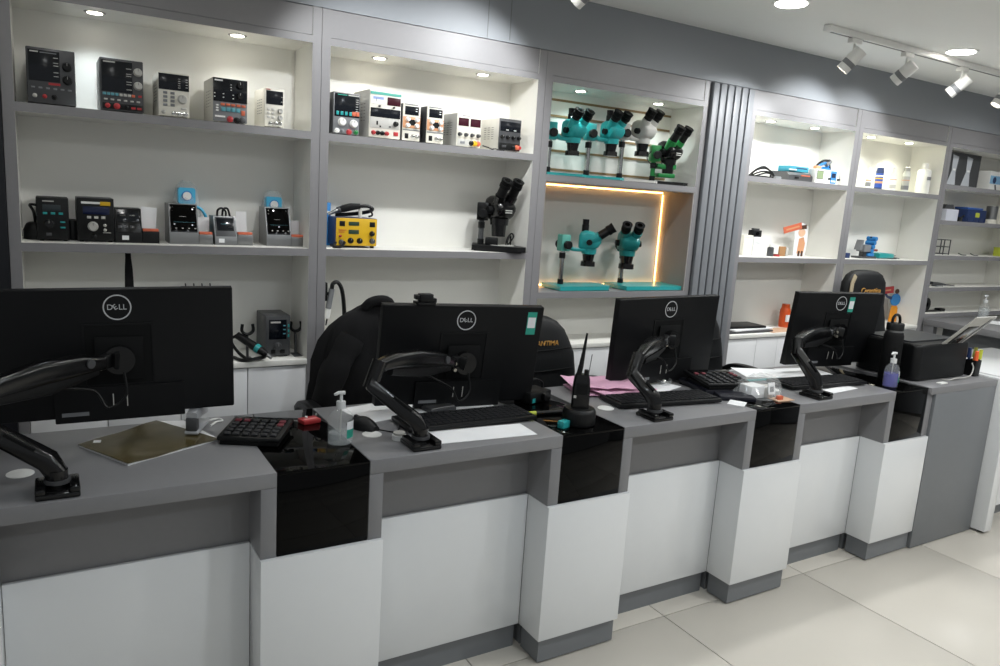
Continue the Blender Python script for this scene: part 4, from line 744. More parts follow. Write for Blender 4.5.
def calculator(label, x, y, z, rz, w_=.165, l_=.168, tilt=2):
    t = thing('desk_calculator', label, 'calculator', (x, y, z), rz, 'black desk calculators'); a = math.tan(R(tilt))
    M = Matrix.Shear('XY', 4, (0, 0)) if False else Matrix(((1,0,0,0),(0,1,0,0),(0,a,1,l_/2*a),(0,0,0,1)))
    bm = NB(); box(bm, (-w_/2, -l_/2, .012), (w_/2, l_/2, .0245), bev=.005, M=M); obj('body', bm, blk, t)
    bm = NB(); box(bm, (-w_/2+.006, -l_/2+.004, 0), (w_/2-.006, l_/2-.02, .014), bev=.003); obj('underside', bm, blk_mat, t)
    bm = NB(); box(bm, (-w_/2+.012, l_/2-.052, .024), (w_/2-.012, l_/2-.012, .0275), bev=.001, M=M); obj('display', bm, blk_gl, t)
    bk, br = NB(), NB()
    for i in range(6):
        for j in range(5):
            b = br if (i == 5 and j > 2) or (i == 0 and j == 4) or (i == 1 and j == 4) else bk
            cx = -w_/2+.022+i*(w_-.044)/5; cyy = -l_/2+.02+j*.026
            box(b, (cx-.0085, cyy-.008, .025), (cx+.0085, cyy+.008, .0305), bev=.0015, M=M, seg=1)
    obj('keys', bk, mat('calculator_key', '#232427', .5), t, kind='stuff'); obj('red_keys', br, mat('dull_red_key', '#6a2832', .5), t, kind='stuff')
    return t
calculator('black desk calculator with red keys lying beside the olive folder', -.432, .285, HT, R(-28))
tag(bx('navy_tray', (-.11, -.10, 0), (.11, .10, .022), navy, bev=.003, loc=(1.335, .28, HT), rot=(0, 0, R(-14))), 'navy flat box under the calculator of the third desk', 'box')
calculator('black desk calculator on the navy box at the third desk', 1.33, .275, HT+.0222, R(-14), .2, .19, 3)

def keyboard(label, x, y, z, rz):
    t = thing('keyboard', label, 'keyboard', (x, y, z), rz, 'black desktop keyboards'); a = math.tan(R(.5)); M = Matrix(((1,0,0,0),(0,1,0,0),(0,-a,1,.072*a),(0,0,0,1)))
    bm = NB(); box(bm, (-.218, -.071, .003), (.218, .071, .017), bev=.004, M=M); obj('body', bm, blk, t)
    bm = NB()
    for r in range(6):
        n = 20 if r else 19
        for i in range(n):
            cx = -.207+(i+.5)*.414/n
            if r and i in (14, 18) and False: continue
            box(bm, (cx-.0088, .046-r*.0195-.0078, .015), (cx+.0088, .046-r*.0195+.0078, .0215), M=M)
    obj('keys', bm, mat('key_plastic', '#1b1c1e', .45, spec=.5), t, kind='stuff')
    for sx in (-1, 1): bx('foot', (sx*.18-.015, -.06, 0), (sx*.18+.015, -.05, .008), blk, t)
    return t
keyboard('black keyboard on the second desk in front of the monitor', .185, .225, HT, R(-1)); keyboard('black keyboard on the third desk next to pink papers', .975, .205, HT, R(-7)); keyboard('black keyboard on the rightmost desk with papers around it', 1.85, .205, HT, R(-5))
def mouse(label, x, y, rz):
    t = thing('computer_mouse', label, 'mouse', (x, y, HT), rz)
    bm = NB(); rs = []
    for i in range(9):
        u = i/8; yy = -.052+.104*u; hh = .036*math.sin(PI*(.12+.8*u))**.8; ww = .030*(math.sin(PI*(.1+.8*u))**.5)
        rs.append([Vector((ww*math.cos(q), yy, max(.001, hh*math.sin(q)) if math.sin(q) > 0 else .001)) for q in (2*PI*k/16 for k in range(16))])
    loft(bm, rs); obj('shell', bm, blk, t)
    cy('scroll_wheel', (-.003, .028, .028), (.003, .028, .028), .007, dgrey, t); tb('button_seam', [(0, .015, .0345), (0, .03, .030), (0, .045, .019)], .0007, blk_gl, t)
mouse('black mouse beside the clear sanitizer bottle', -.135, .262, R(25))
tb('mouse_cable', [(-.105, .215, HT+.006), (-.06, .19, HT+.0025), (-.02, .26, HT+.0025), (.0, .30, HT+.0025), (.05, .34, HT+.0025)], .002, blk); tag(bpy.data.objects['mouse_cable'], 'thin black mouse cable curling past the keyboard of the second desk', 'cable')
cs = [('white sheet of paper under the second keyboard', .165, .1, .33, .11, R(-4)), ('white sheet of paper behind the mouse', -.02, .40, .21, .17, R(12)), ('white printed papers under the second monitor', .22, .40, .28, .15, R(-6)), ('white sheet under the third monitor', 1.10, .37, .2, .12, R(20)),
      ('white papers between third and fourth desk', 1.79, .41, .27, .17, R(-25)), ('small white slip in front of the fourth keyboard', 1.86, .105, .2, .05, R(6)), ('white papers behind the fourth keyboard', 2.0, .38, .22, .15, R(-10))]
for i, (l, x, y, a, b, rz) in enumerate(cs):
    tag(bx('paper_sheet', (-a/2, -b/2, 0), (a/2, b/2, .0012+.0004*(i % 3)), paper, loc=(x, y, HT+.0002), rot=(0, 0, rz)), l, 'paper', 'loose paper sheets on the desks')
# pink papers
for i, (x, y, rz, l) in enumerate(((.86, .39, R(-12), 'lowest pink paper folder behind the two-way radio'), (.90, .37, R(4), 'middle pink paper folder in the pile behind the two-way radio'), (.845, .40, R(-20), 'topmost pink folded paper behind the two-way radio'))):
    bm = NB(); rs = []
    for u in range(9):
        xx = -.13+.26*u/8; rs.append([Vector((xx, yy, .002+.006*math.sin(u*1.1+i)**2+zz)) for yy, zz in ((-.085, 0), (.085, .002), (.085, .0045), (-.085, .0025))])
    loft(bm, rs); tag(obj('pink_paper', bm, pink, loc=(x, y, HT+.0125*i), rot=(0, 0, rz)), l, 'paper', 'pink papers on the third desk')
# olive folder with stapler
t = thing('document_folder', 'glossy olive folder with white pages on the leftmost desk', 'folder', (-.69, .33, HT))
Pf = [(-.165, .018), (-.069, -.162), (.16, -.045), (.10, .15), (.03, .165)]
bm = NB(); plate(bm, Pf, .0005, .004); obj('pages', bm, paper, t)
bm = NB(); q = [(x*1.015, y*1.015) for x, y in Pf]; N = 14
vs_ = []
for i in range(N+1):
    u = i/N; a = Vector((q[0][0]+(q[4][0]-q[0][0])*u, q[0][1]+(q[4][1]-q[0][1])*u, 0)); b = Vector((q[1][0]+(q[2][0]-q[1][0])*u, q[1][1]+(q[2][1]-q[1][1])*u, 0)); row = []
    for j in range(N+1):
        p = a.lerp(b, j/N); p.z = .0062+.0016*math.sin(9*u+2*j/N)+.001*noise.noise(Vector((p.x*40, p.y*40, 0))); row.append(p)
    vs_.append(row)
loft(bm, [r+[Vector((p.x, p.y, p.z-.001)) for p in reversed(r)] for r in vs_]); obj('cover', bm, olive, t); bx('tag', (-.135, -.008, .0075), (-.118, .008, .0095), paper, t, rot=(0, 0, R(-10)))
silver = mat('silver_metal', '#c2c4c8', .3, .35)
t = thing('stapler', 'silver stapler standing on the olive folder', 'stapler', (-.568, .385, HT+.0095), R(66))
t.scale = (1.25, 1.1, 1.5)
bx('base', (-.05, -.016, 0), (.05, .016, .006), silver, t, bev=.002); bm = NB(); bar(bm, [(-.045, 0, .03), (.0, 0, .034), (.05, 0, .022)], [(.013, .010), (.014, .012), (.011, .006)]); obj('arm', bm, silver, t); bx('rear_block', (-.05, -.013, .006), (-.03, .013, .03), dgrey, t, bev=.002)
tb('charging_lead', [(-.53, .41, HT+.003), (-.51, .44, HT+.003), (-.49, .45, HT+.003), (-.50, .47, HT+.003), (-.53, .46, HT+.003)], .003, white); tag(bpy.data.objects['charging_lead'], 'short white cord beside the stapler', 'cable')
# red gadget on the black glass
t = thing('red_gadget', 'small red plastic gadget on the black glass near the sanitizer', 'gadget', (-.262, .365, HT-.001), R(12)); bx('case', (-.028, -.02, 0), (.028, .02, .013), red, t, bev=.003); bx('print', (-.02, -.012, .0128), (.02, .0, .0138), mat('pink_print', '#e08a8a', .5), t); cy('key_ring', (.026, .012, .012), (.034, .018, .018), .003, chrome, t); cy('button', (-.005, .01, .012), (-.005, .01, .017), .004, white, t)
# box and phone-like block at second monitor foot
t = thing('card_stack', 'small grey metal case on papers under the second monitor', 'case', (.155, .36, HT+.0022), R(10)); bx('case_body', (-.05, -.035, 0), (.05, .035, .012), dgrey, t, bev=.003); bx('case_lid', (-.046, -.031, .012), (.046, .031, .016), steel, t, bev=.002)
t = thing('cap_stack', 'clear disc pack beside the second desk arm base', 'discs', (-.075, .135, HT)); bm = NB(); lathe(bm, [(.0001, 0), (.02, 0), (.02, .012), (.014, .014), (.0001, .014)], n=20); obj('disc', bm, mat('frosted_white', '#d4d6d6', .35), t); cy('top_disc', (0, 0, .0141), (0, 0, .02), .017, lgrey, t)
# highlighter pens
def marker(label, x, y, z, rz, ln, body, tip):
    t = thing('marker_pen', label, 'pen', (x, y, z), rz); cy('barrel', (-ln/2, 0, .008), (ln*.22, 0, .008), .0078, body, t); cy('cap', (ln*.22, 0, .008), (ln/2, 0, .008), .008, tip, t, r1=.0065); return t
marker('black and lime highlighter sticking out past the second keyboard', .462, .2, HT-.001, R(172), .14, blk, lime)
marker('lime and black marker between the third and fourth keyboard', 1.56, .24, HT, R(165), .14, blk, lime)
tag(tb('teal_pen', [(1.53, .32, HT+.0075), (1.75, .30, HT+.0075)], .005, teal), 'long teal pen lying on the papers of the fourth desk', 'pen')
# two-way radio in its charger
t = thing('two_way_radio', 'black two-way radio with tall antenna standing in its charger cup', 'radio', (.515, .085, HT-.001), R(-30))
bm = NB(); lathe(bm, [(.0001, 0), (.046, 0), (.052, .004), (.053, .012), (.053, .04), (.050, .050), (.046, .054), (.0001, .054)], n=28); obj('charger_cup', bm, blk, t)
bm = NB(); bar(bm, [(0, 0, .045), (0, 0, .12), (0, 0, .15), (0, 0, .162)], [(.028, .018), (.027, .018), (.024, .016), (.02, .013)], up=(0, 1, 0)); obj('radio_body', bm, blk_s, t)
cy('antenna', (-.012, 0, .155), (-.006, 0, .19), .0085, blk, t, r1=.008); cy('antenna_tip', (-.006, 0, .19), (.004, 0, .292), .0075, blk, t, r1=.003)
cy('volume_knob', (.012, 0, .160), (.012, 0, .176), .007, blk, t); cy('mini_aerial', (.02, .004, .16), (.026, .006, .225), .0012, dgrey, t); bx('emblem', (-.024, -.0192, .088), (-.016, -.0175, .096), lgrey, t); bx('grille', (-.018, -.0188, .10), (.018, -.0175, .135), blk_mat, t)
tag(bx('teal_box', (-.018, -.012, 0), (.018, .012, .022), teal, bev=.002, loc=(.447, .070, HT-.001), rot=(0, 0, R(20))), 'teal box half hidden behind the radio charger', 'box')
t = thing('desk_clutter', 'dark camera and small things behind the two-way radio', 'gadget', (.53, .37, HT-.001), R(15)); bx('case', (-.06, -.04, 0), (.05, .04, .04), blk, t, bev=.006); cy('lens', (.01, -.04, .022), (.01, -.055, .022), .016, blk_s, t); bx('teal_plate', (-.05, -.0415, .005), (-.035, -.0395, .02), teal, t); tb('strap', [(-.05, 0, .04), (-.04, .0, .065), (.0, .0, .075), (.04, 0, .06), (.045, 0, .04)], .004, blk, t)
# clear bag with small goods
t = thing('plastic_bag', 'crumpled clear bag of small white goods on black glass', 'bag', (1.41, .14, HT-.001), R(-12))
bm = NB(); rs = []
for i, (zz, wd, dp) in enumerate(((.002, .085, .06), (.02, .1, .07), (.05, .085, .055), (.075, .06, .03), (.085, .03, .01))):
    rs.append([Vector((wd*math.cos(a)*(1+.16*math.sin(5*a+i)), dp*math.sin(a)*(1+.15*math.cos(4*a+2*i)), zz+.008*math.sin(3*a+i)*(i > 0))) for a in (2*PI*k/22 for k in range(22))])
loft(bm, rs); obj('film', bm, film, t)
bx('white_carton', (-.07, -.03, .003), (.0, .03, .05), paper, t, bev=.001, rot=(0, 0, R(10))); bx('white_carton', (.0, -.02, .003), (.05, .03, .045), lgrey, t, bev=.001, rot=(0, R(0), R(-20))); bx('tag_label', (.0, -.056, .01), (.034, -.053, .055), paper, t, rot=(R(-12), 0, R(8))); bx('tag_print', (.008, -.0575, .02), (.026, -.0545, .04), mgrey, t, rot=(R(-12), 0, R(8)))
bx('orange_piece', (.045, -.062, .002), (.07, -.045, .018), orange, t, bev=.003); bx('tin_sheet', (.02, -.085, .0), (.105, -.03, .003), mat('tan_print', '#c9a68a', .6), t, rot=(0, 0, R(8)))
tag(bx('navy_pouch', (-.07, -.05, 0), (.07, .05, .018), navy, bev=.005, loc=(1.29, .15, HT), rot=(0, 0, R(-30))), 'navy pouch between the third keyboard and the clear bag', 'pouch')
tag(bx('white_flap', (-.025, -.03, 0), (.025, .03, .004), paper, loc=(1.235, .085, HT), rot=(0, R(-6), R(30))), 'small folded white note at the edge of the third desk', 'paper')
t = thing('glass_cup', 'small clear dish behind the third keyboard', 'dish', (1.165, .40, HT)); bm = NB(); lathe(bm, [(.0001, 0), (.03, 0), (.034, .022), (.032, .022), (.028, .003), (.0001, .003)], n=20); obj('dish_body', bm, glass, t); ball_bm = NB(); ball(ball_bm, (0, 0, .014), .014, .014, .010); obj('metal_clip', ball_bm, chrome, t)

# water bottle, printer, pen cup
t = thing('water_bottle', 'tall black water bottle with loop handle on the black glass', 'bottle', (2.284, .165, HT-.001))
bm = NB(); lathe(bm, [(.0001, 0), (.038, 0), (.041, .004), (.041, .20), (.036, .215), (.03, .22), (.0001, .22)], n=28); obj('flask', bm, blk_mat, t)
bm = NB(); lathe(bm, [(.0305, .216), (.034, .216), (.034, .225), (.0305, .225)], n=28); obj('steel_ring', bm, steel, t); bm = NB(); lathe(bm, [(.0001, .2252), (.036, .2252), (.036, .252), (.033, .256), (.0001, .256)], n=28); obj('lid', bm, blk, t)
tb('handle', [(-.026, 0, .25), (-.027, 0, .275), (-.01, 0, .292), (.015, 0, .288), (.027, 0, .27), (.028, 0, .25)], .006, blk, t, n=8)
t = thing('printer', 'black inkjet printer with raised grey paper support on the stand', 'printer', (2.575, .085, HT))
bm = NB(); pl = rrect(-.215, 0, .205, .30, .03, 5)
vs_ = loft(bm, [[Vector((x, y, z)) for x, y in pl] for z in (.006, .1)]+[[Vector((x*s, .15+(y-.15)*s, z)) for x, y in pl] for z, s in ((.15, .995), (.16, .985), (.165, .96))]); obj('body', bm, blk, t)
plate_bm = NB(); plate(plate_bm, rrect(-.19, .06, .18, .28, .02), .1655, .172); obj('lid', plate_bm, mat('dark_grey_lid', '#2c2e31', .4), t)
for sx in (-.18, .16):
    for sy in (.03, .26): bx('foot', (sx, sy, 0), (sx+.02, sy+.02, .0065), blk, t)
M = Matrix.Translation((-.035, .02, .145)) @ Matrix.Rotation(R(132), 4, 'X')
bx('paper_support', (0, 0, -.006), (.17, .215, .0), lgrey, t, M=M, bev=.002); bx('support_slide', (.03, .03, .0002), (.115, .15, .004), blk_s, t, M=M, bev=.001); bx('support_edge', (.135, .03, .0002), (.15, .20, .003), mgrey, t, M=M)
tb('printer_cable', [(2.56, .075, HT+.003), (2.57, .05, HT+.004), (2.62, .045, HT+.010), (2.70, .05, HT+.006), (2.76, .055, HT+.012), (2.795, .065, HT+.04), (2.795, .075, HT+.065)], .003, lgrey); tag(bpy.data.objects['printer_cable'], 'light grey cable curling along the foot of the printer', 'cable')
tag(bx('white_wedge', (-.025, -.012, 0), (.025, .012, .005), white, loc=(2.48, .03, HT), bev=.001), 'flat white plug lying in front of the printer', 'plug')
t = thing('pen_cup', 'black pen cup with orange and lime highlighters beside the printer', 'pen cup', (2.835, .09, HT))
bm = NB(); loft(bm, [[Vector((x*s, y*s, z)) for x, y in rrect(-.026, -.026, .026, .026, .004)] for z, s in ((0, .92), (.075, 1), (.075, .93), (.004, .86))]); obj('cup', bm, blk, t)
def cuppen(label, x, y, dx, dy, h, m, cap):
    p = thing('highlighter', label, 'pen', (2.835+x, .09+y, HT+.005)); cy('barrel', (0, 0, 0), (dx*.7, dy*.7, h*.62), .005, m, p); cy('cap', (dx*.7, dy*.7, h*.62), (dx, dy, h), .0105, cap, p, r1=.0075)
cuppen('orange highlighter standing in the black pen cup', -.012, -.012, -.004, -.006, .115, blk, mat('neon_orange', '#ee6a3a', .45)); cuppen('lime highlighter standing in the black pen cup', .01, -.01, .012, -.006, .12, blk, lime); cuppen('blue pen standing in the black pen cup', -.012, .012, -.006, .004, .125, dblue, dblue); cuppen('olive pen leaning in the black pen cup', .012, .01, .022, .004, .125, mat('olive_pen', '#8a8a3a', .5), mat('olive_pen', '#8a8a3a', .5))

# ============================================================ monitors on arms
def monitor(label, c, yaw, tilt, roll, sticker=None, W=.553, H=.33):
    t = thing('computer_monitor', label, 'monitor', c, 0, 'black monitors seen from behind'); t.rotation_euler = (tilt, -roll, yaw)
    bm = NB(); prof = rrect(-W/2, -H/2, W/2, H/2, .004, 3)
    loft(bm, [[Vector((x*s, y, z*s)) for x, z in prof] for y, s in ((.016, 1), (.0, 1), (-.004, .997), (-.0055, .99))]); obj('back_shell', bm, mon_m, t)
    bx('front_bezel', (-W/2, .0162, -H/2), (W/2, .022, H/2), blk, t, bev=.001); bx('screen', (-W/2+.008, .0221, -H/2+.018), (W/2-.008, .0226, H/2-.008), screen, t)
    bm = NB(); prism(bm, rrect(-.15, -H/2-.010, .15, -.085, .003), -.013, -.005); obj('connector_housing', bm, mon_m, t)
    bm = NB(); fr = [(-.082, -.088), (.082, -.088), (.082, .078), (-.082, .078)]; inn = [(x*.93, z*.93) for x, z in fr]
    loft(bm, [[Vector((x, -.0052, z)) for x, z in fr], [Vector((x, -.0085, z)) for x, z in fr], [Vector((x, -.0085, z)) for x, z in inn], [Vector((x, -.0052, z)) for x, z in inn]], cap=False); obj('mount_frame', bm, mon_m, t)
    bx('mount_recess', (-.076, -.0062, -.08), (.076, -.0053, .072), blk_mat, t)
    z = H/2-.047
    bm = NB(); n = 40
    rs = [[Vector((r*math.cos(a), y, z+r*math.sin(a))) for a in (2*PI*i/n for i in range(n))] for r, y in ((.0295, -.0052), (.0295, -.0066), (.0325, -.0066), (.0325, -.0052))]
    loft(bm, rs, cap=False); lg = obj('logo_ring', bm, logo_m, t)
    for ch, dx, ry in (('D', -.0165, 0), ('E', -.0045, R(-32)), ('L', .0075, 0), ('L', .0172, 0)):
        text('logo_letter', ch, .0195, logo_m, lg, (dx, -.0064, z), rot=(R(90), ry, 0), ext=.0006)
    for dx in (-.02, .012): bx('port_label', (dx, -.0136, -.14), (dx+.0025, -.0128, -.105), lgrey, t)
    bx('rating_label', (-.135, -.0136, -.158), (-.075, -.0128, -.148), mgrey, t)
    if sticker is not None:
        s = bx('teal_sticker', (sticker-.017, -.0062, H/2-.095), (sticker+.017, -.0052, H/2-.018), teal_b, t, label='teal and white sticker'); bx('white_field', (sticker-.014, -.0068, H/2-.072), (sticker+.014, -.006, H/2-.036), paper, s)
    return t
MON = (('black monitor on an arm, leftmost and largest in view', (-.757, .369, .985), -.075, .02, .02, None), ('black monitor on the second desk with sticker near its right edge', (.227, .352, .930), -.09, .12, -.02, .235),
       ('black monitor on the third desk without a sticker', (1.160, .405, .935), .046, .06, .01, None, .542), ('black monitor on the rightmost desk with sticker beside its logo', (2.135, .356, .950), -.09, .095, -.01, .065, .538))
for m_ in MON: monitor(*m_)
def arm(label, B, e1, e2, V, yaw, tilt):
    """B desk point; e1/e2 elbow bottom/top; V centre of the monitor back"""
    B = Vector(B); t = thing('monitor_arm', label, 'monitor arm', B, 0, 'black monitor arms clamped to the desks'); L = lambda p: Vector(p)-B
    e1, e2, V = L(e1), L(e2), L(V)
    bm = NB(); box(bm, (-.042, -.05, 0), (.042, .045, .013), bev=.004); box(bm, (-.042, -.05, .012), (-.022, .034, .025), bev=.004); box(bm, (.022, -.05, .012), (.042, .034, .025), bev=.004); obj('clamp_base', bm, blk_s, t)
    cy('post', (0, 0, .011), (0, 0, .05), .021, blk_s, t, n=24); bm = NB(); lathe(bm, [(.0215, .022), (.026, .022), (.026, .03), (.0215, .03)], n=24); obj('post_ring', bm, dgrey, t)
    bm = NB(); d = (e1-Vector((0, 0, .06))); bar(bm, [(0, 0, .04), (d*.06).to_tuple() if False else Vector((0, 0, .06))+d*.1, Vector((0, 0, .06))+d*.55, e1-d*.02, e1+(e2-e1)*.3], [(.021, .018), (.021, .024), (.019, .021), (.018, .021), (.017, .018)], up=(0, 1, .2), n=16); lo = obj('lower_arm', bm, blk_s, t)
    bm = NB(); bar(bm, [Vector((0, -.0215, .075))+d*.25, Vector((0, -.0205, .075))+d*.6], [(.004, .003)]*2, up=(0, 1, .2)); obj('cable_clip', bm, blk_mat, lo)
    cy('elbow_joint', e1-Vector((0, 0, .012)), e2+Vector((0, 0, .014)), .021, blk_s, t, n=24)
    u = V-e2; q = Vector((0, 0, 1))
    bm = NB(); bar(bm, [e2, e2+u*.14+q*.012, e2+u*.4+q*.016, e2+u*.68+q*.010, e2+u*.86], [(.016, .016), (.021, .022), (.023, .027), (.021, .024), (.015, .016)], n=16); ua = obj('upper_arm', bm, blk_s, t)
    bm = NB(); bar(bm, [e2+u*.1-q*.012, e2+u*.45-q*.02, e2+u*.8-q*.012], [(.015, .016), (.017, .02), (.014, .014)], n=12); obj('under_cover', bm, blk, t)
    s, _, dd = basis(u); oc = e2+u*.72-s*-.022+q*.008
    cy('logo_button', e2+u*.72+s*.018+q*.012, e2+u*.72+s*.0245+q*.012, .011, dgrey, ua, n=18)
    n_ = Vector((math.sin(yaw), -math.cos(yaw), 0)); hub = V+n_*.03
    bm = NB(); bar(bm, [e2+u*.84, e2+u*.93+q*.003, hub], [(.014, .017), (.016, .02), (.018, .022)], n=12); obj('tilt_head', bm, blk, t)
    cy('hub_disc', V+n_*.006, V+n_*.03, .036, blk_s, t, n=28); bm = NB()
    M = Matrix.Translation(V+n_*.003) @ Matrix.Rotation(yaw, 4, 'Z') @ Matrix.Rotation(tilt, 4, 'X'); box(bm, (-.055, -.001, -.055), (.055, .003, .055), bev=.001, M=M); obj('mount_plate', bm, blk_mat, t)
    for dz in (.004, -.016): cy('screw', hub+Vector((-.042, -.0, dz)), hub+Vector((-.042, -.0, dz))+n_*.01, .0055, copper, t, n=10)
    tb('arm_cable', [hub+Vector((.01, 0, -.03)), hub+Vector((.012, -.01, -.09)), hub+Vector((-.03, -.02, -.115)), hub+Vector((-.06, -.015, -.07)), e2+u*.5-q*.03], .0035, blk, t)
    return t
def back_of(m_, dz=-.02):
    c = Vector(m_[1]); n_ = Vector((math.sin(m_[2]), -math.cos(m_[2]), 0)); return c+n_*.012+Vector((0, 0, dz))
arm('black monitor arm of the leftmost monitor, base near the white grommet', (-.905, .06, HT), (-1.06, .13, .905), (-1.045, .14, .95), back_of(MON[0], -.012), -.075, .02)
arm('black monitor arm of the second monitor, base beside the keyboard', (-.042, .065, HT), (-.165, .14, .915), (-.135, .15, .962), back_of(MON[1]), -.09, .12)
arm('black monitor arm of the third monitor, next to the pink papers', (.805, .055, HT), (.755, .125, .885), (.79, .14, .935), back_of(MON[2], .0), .046, .06)
arm('black monitor arm of the rightmost monitor', (1.645, .06, HT), (1.585, .125, .92), (1.60, .14, .955), back_of(MON[3], -.01), -.09, .095)
t = thing('webcam', 'black webcam clipped on top of the second monitor', 'webcam', (.088, .335, 1.097), R(-5)); bx('clip', (-.028, -.004, .0), (.028, .05, .008), blk, t, bev=.001); bx('camera_body', (-.022, .0, .0082), (.022, .03, .034), blk, t, bev=.004); bx('side_tab', (.02, .004, .006), (.034, .03, .02), blk, t, bev=.002); bx('side_tab', (-.034, .004, .016), (-.02, .03, .03), blk, t, bev=.002)

# ============================================================ chairs behind the counter
def ring(hw, y, th, z, n=28, e=.55, zj=0):
    return [Vector((hw*math.copysign(abs(math.cos(a))**e, math.cos(a)), y+th*math.copysign(abs(math.sin(a))**.7, math.sin(a)), z+zj*math.cos(2*a))) for a in (2*PI*i/n for i in range(n))]
def chair(label, x, y, rows, rz=0, stripe=None, txt=None):
    t = thing('office_chair', label, 'chair', (x, y, 0), rz, 'black office chairs behind the counter')
    rows = [(z, hw, yy-.08, th) for z, hw, yy, th in rows]
    bm = NB(); loft(bm, [ring(hw, yy, th, z) for z, hw, yy, th in rows]); bk = obj('backrest', bm, leather, t, ang=60)
    for zz in (.66, .745, .83):                            # quilting seams across the pad
        rr = [r for r in rows if r[0] <= zz][-1]; tb('seam', [(-rr[1]*.8, rr[2]-rr[3]*.96, zz), (0, rr[2]-rr[3]*1.0, zz-.008), (rr[1]*.8, rr[2]-rr[3]*.96, zz)], .003, blk_mat, bk)
    if stripe:
        for s in stripe:
            bm = NB(); bar(bm, [(s*(hw*.90), yy-th*.86, z) for z, hw, yy, th in rows[1:-2]], [(.014, .004)]*len(rows[1:-2]), up=(0, 1, 0)); obj('beige_stripe', bm, beige, bk)
    if txt:
        o = text('lettering', txt[0], txt[1], gold, bk, txt[2], ext=.002, shear=txt[3])
    bm = NB(); sp_ = rrect(-.24, -.18, .24, .14, .07, 6)
    loft(bm, [[Vector((a*s, b*s, z)) for a, b in sp_] for z, s in ((.40, .9), (.415, .98), (.45, 1), (.475, .97), (.485, .86))]); obj('seat', bm, leather, t, ang=60)
    bx('tilt_mechanism', (-.1, -.1, .36), (.1, .12, .4), blk, t, bev=.005); bm = NB(); bar(bm, [(0, .06, .385), (0, .14, .40), (0, rows[0][2]+rows[0][3], .50), (0, rows[2][2]+rows[2][3]*.9, rows[2][0])], [(.04, .012), (.04, .014), (.04, .012), (.035, .01)], up=(1, 0, 0) if False else (0, .3, 1)); obj('back_support', bm, blk, t)
    cy('gas_lift', (0, 0, .09), (0, 0, .36), .025, dgrey, t); bm = NB(); lathe(bm, [(.0001, .07), (.045, .07), (.045, .11), (.03, .125), (.0001, .125)], n=20); obj('base_hub', bm, blk, t)
    for i in range(5):
        a = 2*PI*i/5+PI/2; d = Vector((math.cos(a), math.sin(a), 0)); bm = NB(); bar(bm, [d*.03+Vector((0, 0, .095)), d*.13+Vector((0, 0, .085)), d*.22+Vector((0, 0, .068))], [(.022, .014), (.018, .012), (.014, .01)]); lg = obj('base_leg', bm, blk, t)
        s = Vector((-d.y, d.x, 0)); bm = NB(); cyl(bm, d*.22+s*.018+Vector((0, 0, .027)), d*.22+s*.005+Vector((0, 0, .027)), .027, None, 16); cyl(bm, d*.22-s*.018+Vector((0, 0, .027)), d*.22-s*.005+Vector((0, 0, .027)), .027, None, 16); cyl(bm, d*.22+Vector((0, 0, .03)), d*.22+Vector((0, 0, .068)), .006); obj('caster', bm, blk, lg)
    for s in (-1, 1):
        bm = NB(); bar(bm, smooth_path([(s*.20, .02, .395), (s*.285, .02, .43), (s*.29, .03, .58), (s*.285, .04, .665)]), [(.012, .022)]*16, up=(0, 1, 0)); ar = obj('arm_post', bm, blk, t)
        bm = NB(); bar(bm, smooth_path([(s*.285, .14, .66), (s*.288, .08, .69), (s*.288, -.04, .695), (s*.28, -.12, .672)]), [(.026, .014)]*16); obj('arm_pad', bm, blk, t)
    return t
lowb = [(.47, .17, .17, .03), (.50, .205, .175, .045), (.60, .23, .19, .05), (.72, .232, .205, .05), (.80, .225, .215, .048), (.88, .205, .225, .046), (.93, .178, .232, .044), (.965, .14, .237, .04), (.985, .095, .24, .03), (.992, .05, .242, .02)]
highb = [(.47, .17, .16, .03), (.50, .205, .165, .045), (.62, .23, .18, .05), (.78, .235, .195, .05), (.90, .215, .205, .048), (.97, .195, .21, .045), (1.04, .196, .213, .045), (1.10, .190, .215, .044), (1.14, .155, .218, .04), (1.16, .11, .22, .03), (1.167, .06, .222, .02)]
chair('black office chair under the draped jacket behind the second desk', .13, .67, [(z-.06*(z > .6), w_*.93, a, b*.8) for z, w_, a, b in lowb])
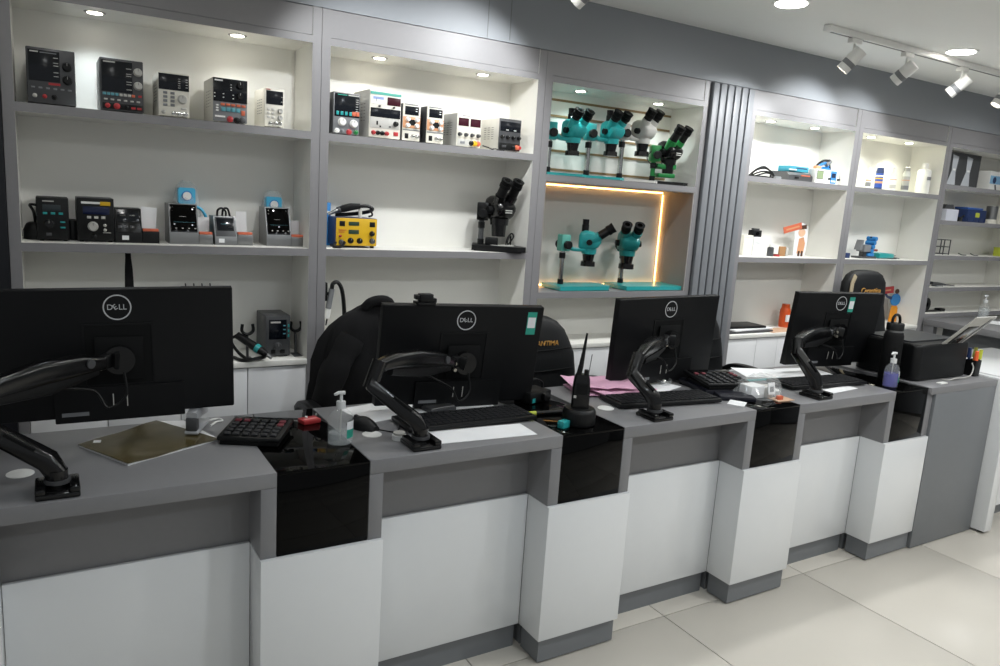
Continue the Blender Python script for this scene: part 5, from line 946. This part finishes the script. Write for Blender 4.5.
chair('black office chair with gold lettering behind the radio', .80, .69, [(z-.03*(z > .8), w_, a, b) for z, w_, a, b in lowb], txt=('ANTIMA', .029, (.062, .09, .852), .15))
chair('black office chair half hidden behind the third monitor', 1.70, .69, lowb)
chair('tall black office chair with beige stripe behind the rightmost monitor', 2.99, .67, [(z, w_*.93, a, b) for z, w_, a, b in highb], stripe=(-1,), txt=('Cerantina', .045, (-.005, .084, 1.058), .25))

# jacket over the second chair
t = thing('jacket', 'black fabric jacket draped over the chair behind the second monitor', 'jacket', (.11, .81, .47))
bm = NB(); rs = []
J = [(.0, .235, .085), (.08, .24, .085), (.18, .24, .084), (.28, .232, .08), (.36, .215, .075), (.43, .19, .07), (.48, .165, .066), (.51, .135, .06), (.528, .105, .055), (.54, .075, .05), (.552, .05, .044), (.56, .035, .036)]
for i, (zz, hw, dp) in enumerate(J):
    r = []
    for k in range(48):
        a = 2*PI*k/48; f = 1+.12*noise.noise(Vector((math.cos(a)*4, math.sin(a)*4, zz*5)))*(1 if zz < .5 else .3)+.04*math.sin(9*a+zz*14)*(zz < .5)
        r.append(Vector((hw*math.copysign(abs(math.cos(a))**.7, math.cos(a))*f, dp*math.sin(a)*f, zz+.015*noise.noise(Vector((a*2, zz*9, 3)))*(0 < i < 10))))
    rs.append(r)
loft(bm, rs); obj('jacket_body', bm, cloth, t, ang=80)
bm = NB(); sl = smooth_path([(-.10, -.03, .44), (-.165, -.05, .33), (-.205, -.06, .2), (-.205, -.055, .02), (-.20, -.05, -.06)], 4); bar(bm, sl, [(.05-.001*i+.004*math.sin(i*1.7), .05+.005*math.sin(i*2.1)) for i in range(len(sl))], up=(0, 1, 0), n=18, e=.8); obj('sleeve', bm, cloth, t, ang=80)
bm = NB(); bar(bm, smooth_path([(-.055, -.03, .545), (-.035, -.045, .57), (.0, -.05, .578), (.03, -.045, .57), (.05, -.03, .545)], 4), [(.016, .018)]*17, up=(0, 0, 1), n=14, e=.8); obj('collar', bm, cloth, t, ang=80)
tb('zip_edge', [(-.015, -.075, .53), (.0, -.082, .42), (-.01, -.09, .28), (-.02, -.092, .1)], .004, blk_s, t)
